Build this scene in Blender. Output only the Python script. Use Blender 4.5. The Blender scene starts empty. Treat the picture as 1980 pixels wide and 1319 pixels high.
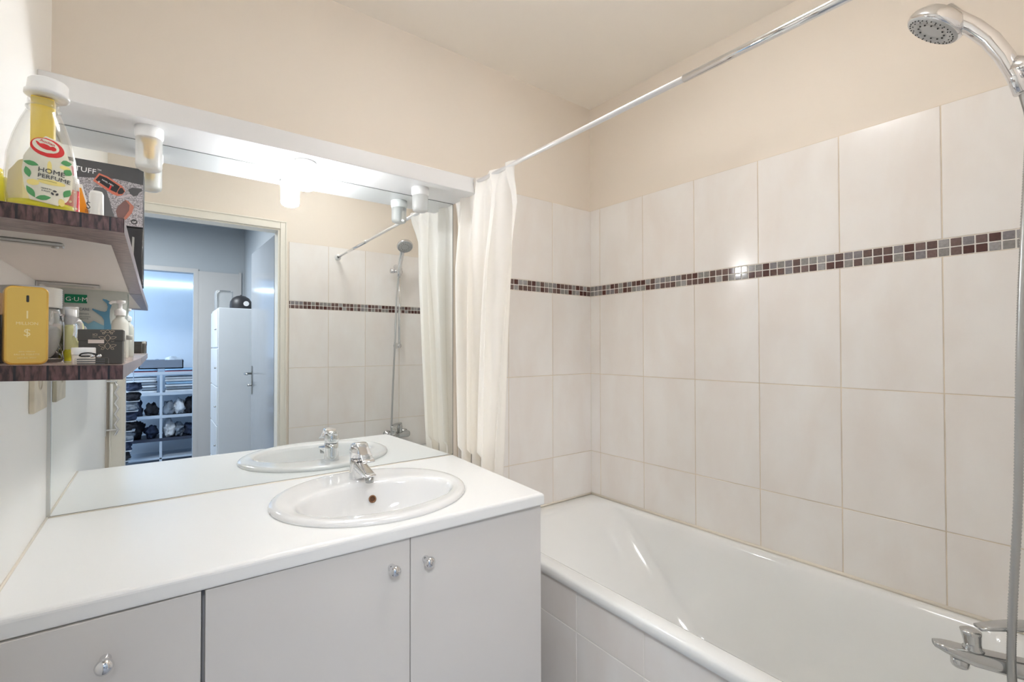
import bpy, bmesh, math, random
from mathutils import Vector, Matrix
random.seed(7)
S = bpy.context.scene
COL = S.collection
H = 1.29                      # camera height; all z below are given from eye level and lifted by H when linked

# ------------------------------------------------------------------ camera
cd = bpy.data.cameras.new('camera'); cam = bpy.data.objects.new('camera', cd); COL.objects.link(cam)
cd.sensor_width = 36.0; cd.lens = 912.81 / 1980 * 36; cd.clip_start = 0.02
_a, _t, _r = math.radians(36.767), math.radians(.7408), math.radians(-.1058)
F = Vector((math.sin(_a)*math.cos(_t), math.cos(_a)*math.cos(_t), math.sin(_t)))
R0 = Vector((math.cos(_a), -math.sin(_a), 0)); U0 = R0.cross(F)
R1 = R0*math.cos(_r) + U0*math.sin(_r); U1 = U0*math.cos(_r) - R0*math.sin(_r)
cam.matrix_world = Matrix(((R1.x, U1.x, -F.x, 0), (R1.y, U1.y, -F.y, 0), (R1.z, U1.z, -F.z, H), (0, 0, 0, 1)))
S.camera = cam

# ------------------------------------------------------------------ world, exposure
w = bpy.data.worlds.new('world'); S.world = w; w.use_nodes = True
w.node_tree.nodes['Background'].inputs[0].default_value = (.75, .85, 1, 1)
w.node_tree.nodes['Background'].inputs[1].default_value = .6
S.view_settings.view_transform = 'Standard'; S.view_settings.look = 'None'
S.view_settings.exposure = 1.73; S.view_settings.gamma = 1; S.view_settings.use_curve_mapping = False
try:
    S.cycles.use_denoising = True; S.cycles.max_bounces = 16; S.cycles.diffuse_bounces = 10
    S.cycles.glossy_bounces = 8; S.cycles.transmission_bounces = 12; S.cycles.sample_clamp_indirect = 8
except Exception: pass
LAMP_STRENGTH = 48.0

def area(name, loc, rot, sx, sy, power, color):
    l = bpy.data.lights.new(name, 'AREA'); l.shape = 'RECTANGLE'; l.size = sx; l.size_y = sy; l.energy = power; l.color = color
    o = bpy.data.objects.new(name, l); o.location = (loc[0], loc[1], loc[2]+H); o.rotation_euler = rot; COL.objects.link(o); return o
# added area lights: bluish stand-in for far room daylight, and hallway fill
area('far_room_fill', (-1.50, -2.95, .15), (0, math.radians(-90), 0), 1.1, 1.2, 12, (.60, .77, 1.0))
area('hallway_fill', (-.35, -1.0, 1.15), (0, 0, 0), .5, .5, 15.0, (.93, .96, 1))

# ------------------------------------------------------------------ materials
MATS = {}
def mat(name, col, rough=.5, metal=0., bump=0., bscale=40., var=0., vscale=6., emis=None, es=0., trans=0., ior=1.45, coat=0., spec=None, stretch=(1,1,1), alpha=None, sheen=0., sub=0.):
    if name in MATS: return MATS[name]
    m = bpy.data.materials.new(name); m.use_nodes = True; nt = m.node_tree; b = nt.nodes['Principled BSDF']
    b.inputs['Base Color'].default_value = (*col, 1); b.inputs['Roughness'].default_value = rough; b.inputs['Metallic'].default_value = metal
    b.inputs['IOR'].default_value = ior
    if trans: b.inputs['Transmission Weight'].default_value = trans
    if coat: b.inputs['Coat Weight'].default_value = coat; b.inputs['Coat Roughness'].default_value = .05
    if sheen: b.inputs['Sheen Weight'].default_value = sheen
    if alpha is not None: b.inputs['Alpha'].default_value = alpha
    if emis: b.inputs['Emission Color'].default_value = (*emis, 1); b.inputs['Emission Strength'].default_value = es
    tc = nt.nodes.new('ShaderNodeTexCoord'); mp = nt.nodes.new('ShaderNodeMapping'); mp.inputs['Scale'].default_value = stretch
    nt.links.new(tc.outputs['Object'], mp.inputs[0])
    if var or not bump:
        n = nt.nodes.new('ShaderNodeTexNoise'); n.inputs['Scale'].default_value = vscale; n.inputs['Detail'].default_value = 5
        nt.links.new(mp.outputs[0], n.inputs['Vector'])
        r = nt.nodes.new('ShaderNodeValToRGB'); v = var or .015
        r.color_ramp.elements[0].position = .32; r.color_ramp.elements[1].position = .68
        r.color_ramp.elements[0].color = (*[c*(1-v) for c in col], 1); r.color_ramp.elements[1].color = (*[min(1, c*(1+v*.5)) for c in col], 1)
        nt.links.new(n.outputs['Fac'], r.inputs[0]); nt.links.new(r.outputs[0], b.inputs['Base Color'])
    if bump:
        n = nt.nodes.new('ShaderNodeTexNoise'); n.inputs['Scale'].default_value = bscale; n.inputs['Detail'].default_value = 3
        nt.links.new(mp.outputs[0], n.inputs['Vector'])
        bp = nt.nodes.new('ShaderNodeBump'); bp.inputs['Strength'].default_value = bump; bp.inputs['Distance'].default_value = .002
        nt.links.new(n.outputs['Fac'], bp.inputs['Height']); nt.links.new(bp.outputs[0], b.inputs['Normal'])
    MATS[name] = m; return m

PAINT = mat('beige_paint', (.79, .72, .635), .6, bump=.12, bscale=60, var=.03, vscale=1.5)
CEILP = mat('ceiling_paint', (.93, .885, .815), .6, var=.02, vscale=1.2)
WHITEP = mat('white_wall_paint', (.93, .93, .905), .35, var=.02, vscale=2)
GREYP = mat('grey_hall_paint', (.40, .43, .455), .6, var=.04, vscale=2)
BLUEP = mat('pale_room_paint', (.72, .78, .84), .6, var=.02)
TRIMP = mat('cream_gloss_trim', (.80, .77, .69), .35)
GROUT = mat('grout', (.70, .61, .49), .8, var=.15, vscale=9)
MGROUT = mat('mosaic_grout', (.80, .77, .72), .8)
LAMI = mat('white_laminate', (.85, .85, .84), .28, bump=.05, bscale=200)
FRONT = mat('white_cabinet_front', (.70, .675, .65), .35)
CERAM = mat('white_ceramic', (.79, .79, .785), .07, coat=.5)
ENAM = mat('bathtub_enamel', (.83, .84, .83), .10, coat=.5)
CHROME = mat('chrome', (.80, .80, .81), .07, metal=1.)
BRUSH = mat('brushed_metal', (.62, .62, .60), .3, metal=1.)
DCHROME = mat('dull_chrome', (.50, .51, .50), .22, metal=1.)
NOZ = mat('dark_rubber', (.03, .03, .03), .6)
GREYPL = mat('grey_plastic', (.46, .47, .47), .35)
WPL = mat('white_plastic', (.88, .88, .87), .3)
FROST = mat('frosted_glass', (.97, .97, .96), .28, trans=.82, ior=1.2)
LIT = mat('lit_lamp_glass', (1, 1, 1), .4, emis=(.95, .975, 1.0), es=LAMP_STRENGTH)
FIL = mat('led_filament', (1., .62, .12), .4)
DARK = mat('dark_gap', (.05, .05, .05), .8)
SEAL = mat('mirror_edge_grey', (.16, .17, .16), .5)
ALU = mat('aluminium_strip', (.62, .62, .60), .25, metal=.85)
CAULK = mat('cream_sealant', (.80, .74, .64), .4)
GLASS = mat('clear_glass', (.97, .98, .98), .03, trans=1.)
PETC = mat('clear_plastic', (1.0, 1.0, .99), .04, trans=1., ior=1.2)
PETY = mat('yellow_tinted_plastic', (.98, .95, .55), .1, trans=.85, ior=1.2)
YEL = mat('yellow_plastic', (1.0, .74, .12), .35)
YLIQ = mat('yellow_liquid', (.90, .85, .05), .2)
GOLD = mat('gold_lacquer', (.80, .50, .10), .28, metal=.55, coat=.4)
GOLDL = mat('pale_gold', (.95, .76, .38), .3, metal=.5)
BLK = mat('black_card', (.025, .025, .028), .45)
DGR = mat('dark_grey_card', (.085, .085, .088), .5)
CHAR = mat('charcoal_box_card', (.075, .07, .062), .55)
TAUPE = mat('taupe_print', (.48, .38, .28), .5)
WINK = mat('white_ink', (.85, .85, .85), .5)
RED = mat('red_print', (.72, .03, .03), .45)
CORAL = mat('coral_print', (.60, .17, .11), .5)
ORG = mat('orange_card', (.90, .36, .02), .4)
GRN = mat('green_print', (.0, .22, .10), .45)
LEAF = mat('leaf_green_print', (.10, .36, .13), .45)
BLUP = mat('blue_print', (.12, .33, .50), .45)
LBLU = mat('light_blue_print', (.22, .46, .60), .45)
LABEL = mat('cream_label', (.84, .81, .66), .4, var=.12, vscale=25)
LYEL = mat('pale_yellow_print', (.90, .76, .26), .45)
INK = mat('dark_ink', (.06, .06, .06), .5)
BAG = mat('silvery_plastic_bag', (.62, .66, .62), .25, bump=.25, bscale=30)
TAN = mat('tan_card', (.62, .42, .24), .5)
SPECK = mat('speckled_grey_print', (.42, .40, .42), .5, var=.75, vscale=420)
CURT = None

def fabric(name, col):
    m = bpy.data.materials.new(name); m.use_nodes = True; nt = m.node_tree
    b = nt.nodes['Principled BSDF']; b.inputs['Base Color'].default_value = (*col, 1); b.inputs['Roughness'].default_value = .75
    tr = nt.nodes.new('ShaderNodeBsdfTranslucent'); tr.inputs[0].default_value = (col[0], col[1]*.93, col[2]*.82, 1)
    mx = nt.nodes.new('ShaderNodeMixShader'); mx.inputs[0].default_value = .36
    tc = nt.nodes.new('ShaderNodeTexCoord'); n = nt.nodes.new('ShaderNodeTexNoise'); n.inputs['Scale'].default_value = 350
    bp = nt.nodes.new('ShaderNodeBump'); bp.inputs['Strength'].default_value = .1; bp.inputs['Distance'].default_value = .001
    nt.links.new(tc.outputs['Object'], n.inputs['Vector']); nt.links.new(n.outputs['Fac'], bp.inputs['Height'])
    nt.links.new(bp.outputs[0], b.inputs['Normal'])
    nt.links.new(b.outputs[0], mx.inputs[1]); nt.links.new(tr.outputs[0], mx.inputs[2])
    nt.links.new(mx.outputs[0], nt.nodes['Material Output'].inputs[0]); return m
CURT = fabric('curtain_fabric', (.97, .965, .95))

def thin_plastic(name, col, gloss):       # thin clear film: lets light straight through with a surface sheen
    m = bpy.data.materials.new(name); m.use_nodes = True; nt = m.node_tree
    nt.nodes.remove(nt.nodes['Principled BSDF']); t = nt.nodes.new('ShaderNodeBsdfTransparent'); t.inputs[0].default_value = (*col, 1)
    g = nt.nodes.new('ShaderNodeBsdfGlossy'); g.inputs['Roughness'].default_value = .05
    fr = nt.nodes.new('ShaderNodeLayerWeight'); fr.inputs[0].default_value = .25
    n = nt.nodes.new('ShaderNodeTexNoise'); n.inputs['Scale'].default_value = 60
    bp = nt.nodes.new('ShaderNodeBump'); bp.inputs['Strength'].default_value = .05; bp.inputs['Distance'].default_value = .001
    nt.links.new(n.outputs['Fac'], bp.inputs['Height']); nt.links.new(bp.outputs[0], g.inputs['Normal'])
    mu = nt.nodes.new('ShaderNodeMath'); mu.operation = 'MULTIPLY'; mu.inputs[1].default_value = gloss; nt.links.new(fr.outputs['Facing'], mu.inputs[0])
    mx = nt.nodes.new('ShaderNodeMixShader'); nt.links.new(mu.outputs[0], mx.inputs[0]); nt.links.new(t.outputs[0], mx.inputs[1]); nt.links.new(g.outputs[0], mx.inputs[2])
    nt.links.new(mx.outputs[0], nt.nodes['Material Output'].inputs[0]); MATS[name] = m; return m
PETC = thin_plastic('clear_thin_plastic', (.965, .965, .955), .6)
def tile_mat():
    m = bpy.data.materials.new('veined_beige_tile'); m.use_nodes = True; nt = m.node_tree; b = nt.nodes['Principled BSDF']
    g = nt.nodes.new('ShaderNodeNewGeometry'); tc = nt.nodes.new('ShaderNodeTexCoord')
    ad = nt.nodes.new('ShaderNodeVectorMath'); ad.operation = 'MULTIPLY_ADD'
    cmb = nt.nodes.new('ShaderNodeCombineXYZ')
    for i in range(3): nt.links.new(g.outputs['Random Per Island'], cmb.inputs[i])
    ad.inputs[1].default_value = (7, 7, 7); nt.links.new(cmb.outputs[0], ad.inputs[0]); nt.links.new(tc.outputs['Object'], ad.inputs[2])
    mp = nt.nodes.new('ShaderNodeMapping'); mp.inputs['Scale'].default_value = (3.2, 3.2, 1.5); nt.links.new(ad.outputs[0], mp.inputs[0])
    n = nt.nodes.new('ShaderNodeTexNoise'); n.inputs['Scale'].default_value = 2.2; n.inputs['Detail'].default_value = 6; n.inputs['Distortion'].default_value = .35
    nt.links.new(mp.outputs[0], n.inputs['Vector'])
    r = nt.nodes.new('ShaderNodeValToRGB'); e = r.color_ramp.elements
    e[0].position = .34; e[0].color = (.80, .755, .715, 1); e[1].position = .66; e[1].color = (.845, .825, .80, 1)
    nt.links.new(n.outputs['Fac'], r.inputs[0]); nt.links.new(r.outputs[0], b.inputs['Base Color'])
    b.inputs['Roughness'].default_value = .2; b.inputs['IOR'].default_value = 1.5
    n2 = nt.nodes.new('ShaderNodeTexNoise'); n2.inputs['Scale'].default_value = 9; n2.inputs['Detail'].default_value = 2
    nt.links.new(tc.outputs['Object'], n2.inputs['Vector'])
    bp = nt.nodes.new('ShaderNodeBump'); bp.inputs['Strength'].default_value = .10; bp.inputs['Distance'].default_value = .004
    nt.links.new(n2.outputs['Fac'], bp.inputs['Height']); nt.links.new(bp.outputs[0], b.inputs['Normal'])
    return m
TILE = tile_mat()
MOS = [mat('mosaic_%s' % k, c, .08, coat=.3, var=.2, vscale=150) for k, c in
       (('maroon', (.085, .028, .022)), ('brown', (.12, .068, .058)), ('mauve', (.16, .10, .09)), ('grey', (.26, .245, .23)), ('light_grey', (.33, .315, .31)), ('slate', (.22, .20, .21)))]

def wood_mat(name, c1, c2, axis='X', seam=.062, off=0.):
    m = bpy.data.materials.new(name); m.use_nodes = True; nt = m.node_tree; b = nt.nodes['Principled BSDF']
    tc = nt.nodes.new('ShaderNodeTexCoord'); mp = nt.nodes.new('ShaderNodeMapping')
    mp.inputs['Scale'].default_value = (260, 30, 60) if axis == 'X' else (60, 260, 40)
    nt.links.new(tc.outputs['Object'], mp.inputs[0])
    n = nt.nodes.new('ShaderNodeTexNoise'); n.inputs['Scale'].default_value = 1.; n.inputs['Detail'].default_value = 7; n.inputs['Distortion'].default_value = .6
    nt.links.new(mp.outputs[0], n.inputs['Vector'])
    r = nt.nodes.new('ShaderNodeValToRGB'); e = r.color_ramp.elements
    e[0].position = .35; e[0].color = (*c1, 1); e[1].position = .68; e[1].color = (*c2, 1)
    nt.links.new(n.outputs['Fac'], r.inputs[0])
    sp = nt.nodes.new('ShaderNodeSeparateXYZ'); nt.links.new(tc.outputs['Object'], sp.inputs[0])
    md = nt.nodes.new('ShaderNodeMath'); md.operation = 'ADD'; md.inputs[1].default_value = 10*seam + off
    nt.links.new(sp.outputs[0 if axis == 'X' else 1], md.inputs[0])
    mo = nt.nodes.new('ShaderNodeMath'); mo.operation = 'MODULO'; mo.inputs[1].default_value = seam; nt.links.new(md.outputs[0], mo.inputs[0])
    lt = nt.nodes.new('ShaderNodeMath'); lt.operation = 'LESS_THAN'; lt.inputs[1].default_value = .0022; nt.links.new(mo.outputs[0], lt.inputs[0])
    mx = nt.nodes.new('ShaderNodeMixRGB'); mx.inputs[2].default_value = (.012, .01, .012, 1)
    nt.links.new(lt.outputs[0], mx.inputs[0]); nt.links.new(r.outputs[0], mx.inputs[1]); nt.links.new(mx.outputs[0], b.inputs['Base Color'])
    b.inputs['Roughness'].default_value = .3; return m
WOODX = wood_mat('plank_print_film', (.035, .018, .018), (.17, .085, .078), 'X', .029, .0038)
WOODY = wood_mat('plank_print_film_side', (.10, .06, .055), (.34, .25, .24), 'Y', .11)
TOPF = mat('pale_plank_film', (.56, .44, .40), .3, var=.25, vscale=12)

# ------------------------------------------------------------------ mesh helpers
def bm_new(): return bmesh.new()
def add_box(bm, x0, x1, y0, y1, z0, z1, mi=0, bev=0., seg=2):
    vs = [bm.verts.new((x, y, z)) for x in (x0, x1) for y in (y0, y1) for z in (z0, z1)]
    fs = []
    for q in ((0, 1, 3, 2), (4, 6, 7, 5), (0, 4, 5, 1), (2, 3, 7, 6), (0, 2, 6, 4), (1, 5, 7, 3)):
        f = bm.faces.new([vs[i] for i in q]); f.material_index = mi; fs.append(f)
    if bev:
        es = list({e for f in fs for e in f.edges})
        r = bmesh.ops.bevel(bm, geom=es, offset=bev, segments=seg, affect='EDGES', profile=.5)
        for f in r['faces']: f.material_index = mi
def add_prism(bm, pts, z0, z1, mi=0, axis='Z'):
    def P(a, b, c):
        return {'Z': (a, b, c), 'Y': (a, c, b), 'X': (c, a, b)}[axis]
    lo = [bm.verts.new(P(a, b, z0)) for a, b in pts]; hi = [bm.verts.new(P(a, b, z1)) for a, b in pts]
    fs = [bm.faces.new(lo), bm.faces.new(hi)]
    n = len(pts)
    for i in range(n): fs.append(bm.faces.new((lo[i], lo[(i+1) % n], hi[(i+1) % n], hi[i])))
    for f in fs: f.material_index = mi
    bmesh.ops.recalc_face_normals(bm, faces=fs)
def frame_at(d):
    d = Vector(d).normalized(); up = Vector((0, 0, 1)) if abs(d.z) < .9 else Vector((0, 1, 0))
    a = d.cross(up).normalized(); return a, a.cross(d).normalized(), d
def add_tube(bm, pts, rad, seg=16, cap=True, mi=0, sx=1., sy=1.):
    pts = [Vector(p) for p in pts]; n = len(pts)
    rads = rad if isinstance(rad, (list, tuple)) else [rad]*n
    rings = []; prev = None
    for i, p in enumerate(pts):
        d = (pts[min(i+1, n-1)] - pts[max(i-1, 0)])
        if d.length < 1e-9: d = Vector((0, 0, 1))
        d.normalize()
        if prev is None: a, b, _ = frame_at(d)
        else:
            a = (prev - d*prev.dot(d)).normalized(); b = a.cross(d)
        prev = a
        rings.append([bm.verts.new(p + (a*math.cos(t)*sx + b*math.sin(t)*sy)*rads[i]) for t in [2*math.pi*k/seg for k in range(seg)]])
    fs = []
    for i in range(n-1):
        for k in range(seg):
            fs.append(bm.faces.new((rings[i][k], rings[i][(k+1) % seg], rings[i+1][(k+1) % seg], rings[i+1][k])))
    if cap: fs.append(bm.faces.new(rings[0])); fs.append(bm.faces.new(rings[-1]))
    for f in fs: f.material_index = mi; f.smooth = True
    bmesh.ops.recalc_face_normals(bm, faces=fs)
def add_lathe(bm, prof, c, axis=(0, 0, 1), seg=32, mi=0, ex=1., ey=1., rot=0.):
    """prof: list of (radius, height) along axis from c"""
    A, B, D = frame_at(axis); c = Vector(c); rings = []; fs = []
    if abs(D.z) > .99: A, B = Vector((1, 0, 0)), Vector((0, 1, 0))
    for r, h in prof:
        if r < 1e-6: rings.append([bm.verts.new(c + D*h)])
        else: rings.append([bm.verts.new(c + D*h + A*math.cos(t+rot)*r*ex + B*math.sin(t+rot)*r*ey) for t in [2*math.pi*k/seg for k in range(seg)]])
    for i in range(len(rings)-1):
        p, q = rings[i], rings[i+1]
        for k in range(seg):
            k2 = (k+1) % seg
            if len(p) == 1 and len(q) == 1: continue
            if len(p) == 1: fs.append(bm.faces.new((p[0], q[k2], q[k])))
            elif len(q) == 1: fs.append(bm.faces.new((p[k], p[k2], q[0])))
            else: fs.append(bm.faces.new((p[k], p[k2], q[k2], q[k])))
    for f in fs: f.material_index = mi; f.smooth = True
    bmesh.ops.recalc_face_normals(bm, faces=fs)
def loft(bm, rings, close=True, cap0=False, cap1=False, smooth=True, mi=0):
    R = [[bm.verts.new(p) for p in r] for r in rings]; fs = []; n = len(R[0])
    for i in range(len(R)-1):
        for k in range(n if close else n-1):
            fs.append(bm.faces.new((R[i][k], R[i][(k+1) % n], R[i+1][(k+1) % n], R[i+1][k])))
    if cap0: fs.append(bm.faces.new(R[0]))
    if cap1: fs.append(bm.faces.new(R[-1]))
    for f in fs: f.smooth = smooth; f.material_index = mi
    bmesh.ops.recalc_face_normals(bm, faces=fs)
def rrect(x0, x1, y0, y1, r, n=6):
    pts = []
    for cx, cy, a0 in ((x1-r, y1-r, 0), (x0+r, y1-r, 90), (x0+r, y0+r, 180), (x1-r, y0+r, 270)):
        for k in range(n+1):
            a = math.radians(a0 + 90*k/n); pts.append((cx + r*math.cos(a), cy + r*math.sin(a)))
    return pts
def text_bm(bm, s, x, z, y, size, mi=0, ext=.0002, ang=0., align='LEFT', sx=1.):
    cu = bpy.data.curves.new('t', 'FONT'); cu.body = s; cu.size = size; cu.extrude = ext; cu.align_x = align; cu.resolution_u = 2
    o = bpy.data.objects.new('t', cu); COL.objects.link(o); dg = bpy.context.evaluated_depsgraph_get(); dg.update()
    me = bpy.data.meshes.new_from_object(o.evaluated_get(dg))
    M = Matrix.Translation((x, y, z)) @ Matrix.Rotation(math.radians(-ang), 4, 'Y') @ Matrix.Rotation(math.radians(90), 4, 'X') @ Matrix.Diagonal((sx, 1, 1, 1))
    me.transform(M); n0 = len(bm.faces); bm.from_mesh(me); bm.faces.ensure_lookup_table()
    for f in bm.faces[n0:]: f.material_index = mi
    bpy.data.objects.remove(o); bpy.data.curves.remove(cu); bpy.data.meshes.remove(me)
def plate(bm, pts, y, t=.0003, mi=0):  # flat print piece on a face looking towards -y ; pts (x, z)
    add_prism(bm, pts, y - t, y, mi, 'Y')
def ell(cx, cz, a, b, n=24, rot=0.):
    r = math.radians(rot)
    return [(cx + a*math.cos(t)*math.cos(r) - b*math.sin(t)*math.sin(r), cz + a*math.cos(t)*math.sin(r) + b*math.sin(t)*math.cos(r)) for t in [2*math.pi*k/n for k in range(n)]]
def leafshape(cx, cz, L, W, rot):
    r = math.radians(rot); P = []
    for k in range(9):
        t = k/8; P.append((L*(t-.5), W*math.sin(math.pi*t)*.5))
    for k in range(7, 0, -1):
        t = k/8; P.append((L*(t-.5), -W*math.sin(math.pi*t)*.5))
    return [(cx + a*math.cos(r) - b*math.sin(r), cz + a*math.sin(r) + b*math.cos(r)) for a, b in P]

def obj(name, bm, mats, parent=None, smooth=False, bevel=0., rot=None, autosm=None):
    me = bpy.data.meshes.new(name); bm.to_mesh(me); bm.free()
    for m in (mats if isinstance(mats, (list, tuple)) else [mats]): me.materials.append(m)
    o = bpy.data.objects.new(name, me); COL.objects.link(o)
    if smooth:
        for p in me.polygons: p.use_smooth = True
    base = Vector((0, 0, 0))
    if parent is None: o.location = (0, 0, H)
    else:
        o.parent = parent; q = parent
        while q is not None:
            base += Vector(q.get('_o', (0, 0, 0))) ; q = q.parent
        me.transform(Matrix.Translation(-base))
        o['_o'] = (0., 0., 0.)
    if bevel:
        md = o.modifiers.new('bevel', 'BEVEL'); md.width = bevel; md.segments = 3; md.limit_method = 'ANGLE'; md.harden_normals = False
    return o
def thing(name, label, cat, loc, rz=0., group=None):
    o = bpy.data.objects.new(name, None); o.empty_display_size = .02; COL.objects.link(o)
    o['_o'] = tuple(float(v) for v in loc); o.location = (loc[0], loc[1], loc[2]+H); o.rotation_euler = (0, 0, rz)
    o['label'] = label; o['category'] = cat
    if group: o['group'] = group
    return o
def tag(o, label, cat, group=None):
    o['label'] = label; o['category'] = cat
    if group: o['group'] = group
    return o
def struct(name, bm, m, parent=None, **k):
    o = obj(name, bm, m, parent, **k); o['kind'] = 'structure'; return o
def sroot(name):
    o = bpy.data.objects.new(name, None); COL.objects.link(o); o['_o'] = (0., 0., 0.); o.location = (0, 0, H); o['kind'] = 'structure'; return o
def skew(o, k=-.0241, y0=1.65):       # the tub wall is slightly out of square
    for v in o.data.vertices: v.co.x += k*(v.co.y - y0)

# ------------------------------------------------------------------ setting
FL = -1.29; CE = 1.193; XL = -.2245; XR = 1.7217; YB = 1.65; YF = .03
bm = bm_new(); add_box(bm, -1.7, 1.95, -3.75, 1.75, FL-.08, FL)
struct('floor', bm, mat('floor_tile', (.34, .36, .40), .12, var=.08, vscale=3))
bm = bm_new(); add_box(bm, XL-.1, 1.95, -.07, 1.75, CE, CE+.08)
struct('ceiling', bm, CEILP)
bm = bm_new(); add_box(bm, XL-.12, 1.95, YB+.006, YB+.12, FL, CE); struct('wall_back', bm, PAINT)
bm = bm_new(); add_box(bm, XL-.12, XL, YF, YB+.006, FL, CE); struct('wall_left', bm, WHITEP)
bm = bm_new(); add_box(bm, XR+.006, XR+.12, YF-.1, YB+.05, FL, CE); wr = struct('wall_right', bm, PAINT); skew(wr)
bm = bm_new()
add_box(bm, XL-.12, -.155, -.07, YF, FL, CE); add_box(bm, .609, 1.95, -.07, YF, FL, CE); add_box(bm, -.155, .609, -.07, YF, .75, CE)
wf = struct('wall_front', bm, PAINT)

def tiles(name, parent, cols, rows, face, axis, thick=.006, g=.0014):
    """cols / rows: break positions; face: plane position; axis 'X' (plane x=face looking -x), 'Y' (looking -y), 'Y+' (looking +y)"""
    bm = bm_new()
    for i in range(len(cols)-1):
        for j in range(len(rows)-1):
            a0, a1, z0, z1 = cols[i]+g, cols[i+1]-g, rows[j]+g, rows[j+1]-g
            if a1-a0 < .004 or z1-z0 < .004: continue
            if axis == 'X': add_box(bm, face, face+thick, a0, a1, z0, z1, 0, .0009, 1)
            elif axis == 'Y': add_box(bm, a0, a1, face, face+thick, z0, z1, 0, .0009, 1)
            else: add_box(bm, a0, a1, face-thick, face, z0, z1, 0, .0009, 1)
    a0, a1, z0, z1 = cols[0], cols[-1], rows[0], rows[-1]
    e = .0013
    if axis == 'X': add_box(bm, face+e, face+thick+.0005, a0, a1, z0, z1, 1)
    elif axis == 'Y': add_box(bm, a0, a1, face+e, face+thick+.0005, z0, z1, 1)
    else: add_box(bm, a0, a1, face-thick-.0005, face-e, z0, z1, 1)
    return struct(name, bm, [TILE, GROUT], parent)
def mosaic(parent, a0, a1, face, axis, z0=.2506, z1=.2999, seed=1, start=None):
    rnd = random.Random(seed); bm = bm_new(); p = .02512; g = .0015
    n = int((a1-a0)/p)+1; hh = (z1-z0)/2
    for i in range(n):
        b0 = a1-(i+1)*p; b1 = a1-i*p
        b0 = max(b0, a0)
        if b1-b0 < .006: continue
        for j in range(2):
            mi = rnd.choices(range(6), (14, 22, 18, 24, 12, 10))[0]
            u0, u1, v0, v1 = b0+g, b1-g, z0+j*hh+g, z0+(j+1)*hh-g
            if axis == 'X': add_box(bm, face-.0005, face+.006, u0, u1, v0, v1, mi, .0012, 2)
            elif axis == 'Y': add_box(bm, u0, u1, face-.0005, face+.006, v0, v1, mi, .0012, 2)
            else: add_box(bm, u0, u1, face-.006, face+.0005, v0, v1, mi, .0012, 2)
    if axis == 'X': add_box(bm, face+.001, face+.0065, a0, a1, z0, z1, 6)
    elif axis == 'Y': add_box(bm, a0, a1, face+.001, face+.0065, z0, z1, 6)
    else: add_box(bm, a0, a1, face-.0065, face-.001, z0, z1, 6)
    return struct('mosaic_border', bm, MOS+[MGROUT], parent)
ROWS_LO = [FL, -.8973, -.5147, -.1321, .2506]; ROWS_HI = [.2999, .678]
CR = [YF, .0835, .3345, .5813, .835, 1.0881, 1.3371, 1.5883, YB]
def to_wall(o, wall):
    return o
for rows in (ROWS_LO, ROWS_HI):
    o = tiles('tile_panel', wr, CR, rows, XR, 'X'); skew(o)
o = mosaic(wr, YF, YB, XR, 'X', seed=5); skew(o)
wbk = bpy.data.objects['wall_back']
CB = [.962, 1.2155, 1.4700, XR+.004]
for rows in (ROWS_LO, ROWS_HI): tiles('tile_panel', wbk, CB, rows, YB, 'Y')
mosaic(wbk, .962, XR, YB, 'Y', seed=9)
CF = [.661, .9055, 1.156, 1.407, 1.658, XR+.02]
for rows in (ROWS_LO, ROWS_HI): tiles('tile_panel', wf, CF, rows, YF+.006, 'Y+')
mosaic(wf, .661, XR+.03, YF+.006, 'Y+', seed=12)

# boxed pelmet above the mirror (carries the lamps)
bm = bm_new(); add_box(bm, XL, .945, 1.484, YB+.006, .5733, .630, 0, .0025, 2)
pel = thing('light_pelmet', 'long white boxed light pelmet running above the mirror', 'pelmet', (.36, 1.57, .5733)); obj('pelmet_box', bm, mat('white_gloss_board', (.74, .735, .73), .3), pel)

# mirror
mr = thing('wall_mirror', 'large frameless wall mirror above the white worktop', 'mirror', (.36, 1.65, -.4267))
bm = bm_new(); add_box(bm, -.2172, .9374, YB, YB+.0055, -.4236, .5712)
MIR = mat('mirror_silver', (.885, .905, .89), .0, metal=1.)
nt = MIR.node_tree
for l in list(nt.links):
    if l.to_socket.name == 'Base Color': nt.links.remove(l)
nt.nodes['Principled BSDF'].inputs['Base Color'].default_value = (.865, .895, .895, 1)
obj('mirror_glass', bm, MIR, mr)
bm = bm_new(); add_box(bm, -.2172, .9390, YB-.0012, YB+.0055, -.4267, -.4237); add_box(bm, -.2172, .9390, YB-.0004, YB+.0055, .5713, .5733)
add_box(bm, .9375, .9390, YB-.001, YB+.0055, -.4237, .5713)
obj('mirror_edge', bm, SEAL, mr)
bm = bm_new(); add_box(bm, XL, -.2172, YB-.004, YB+.0055, -.4262, .5733)
obj('edge_strip', bm, ALU, mr)

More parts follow.
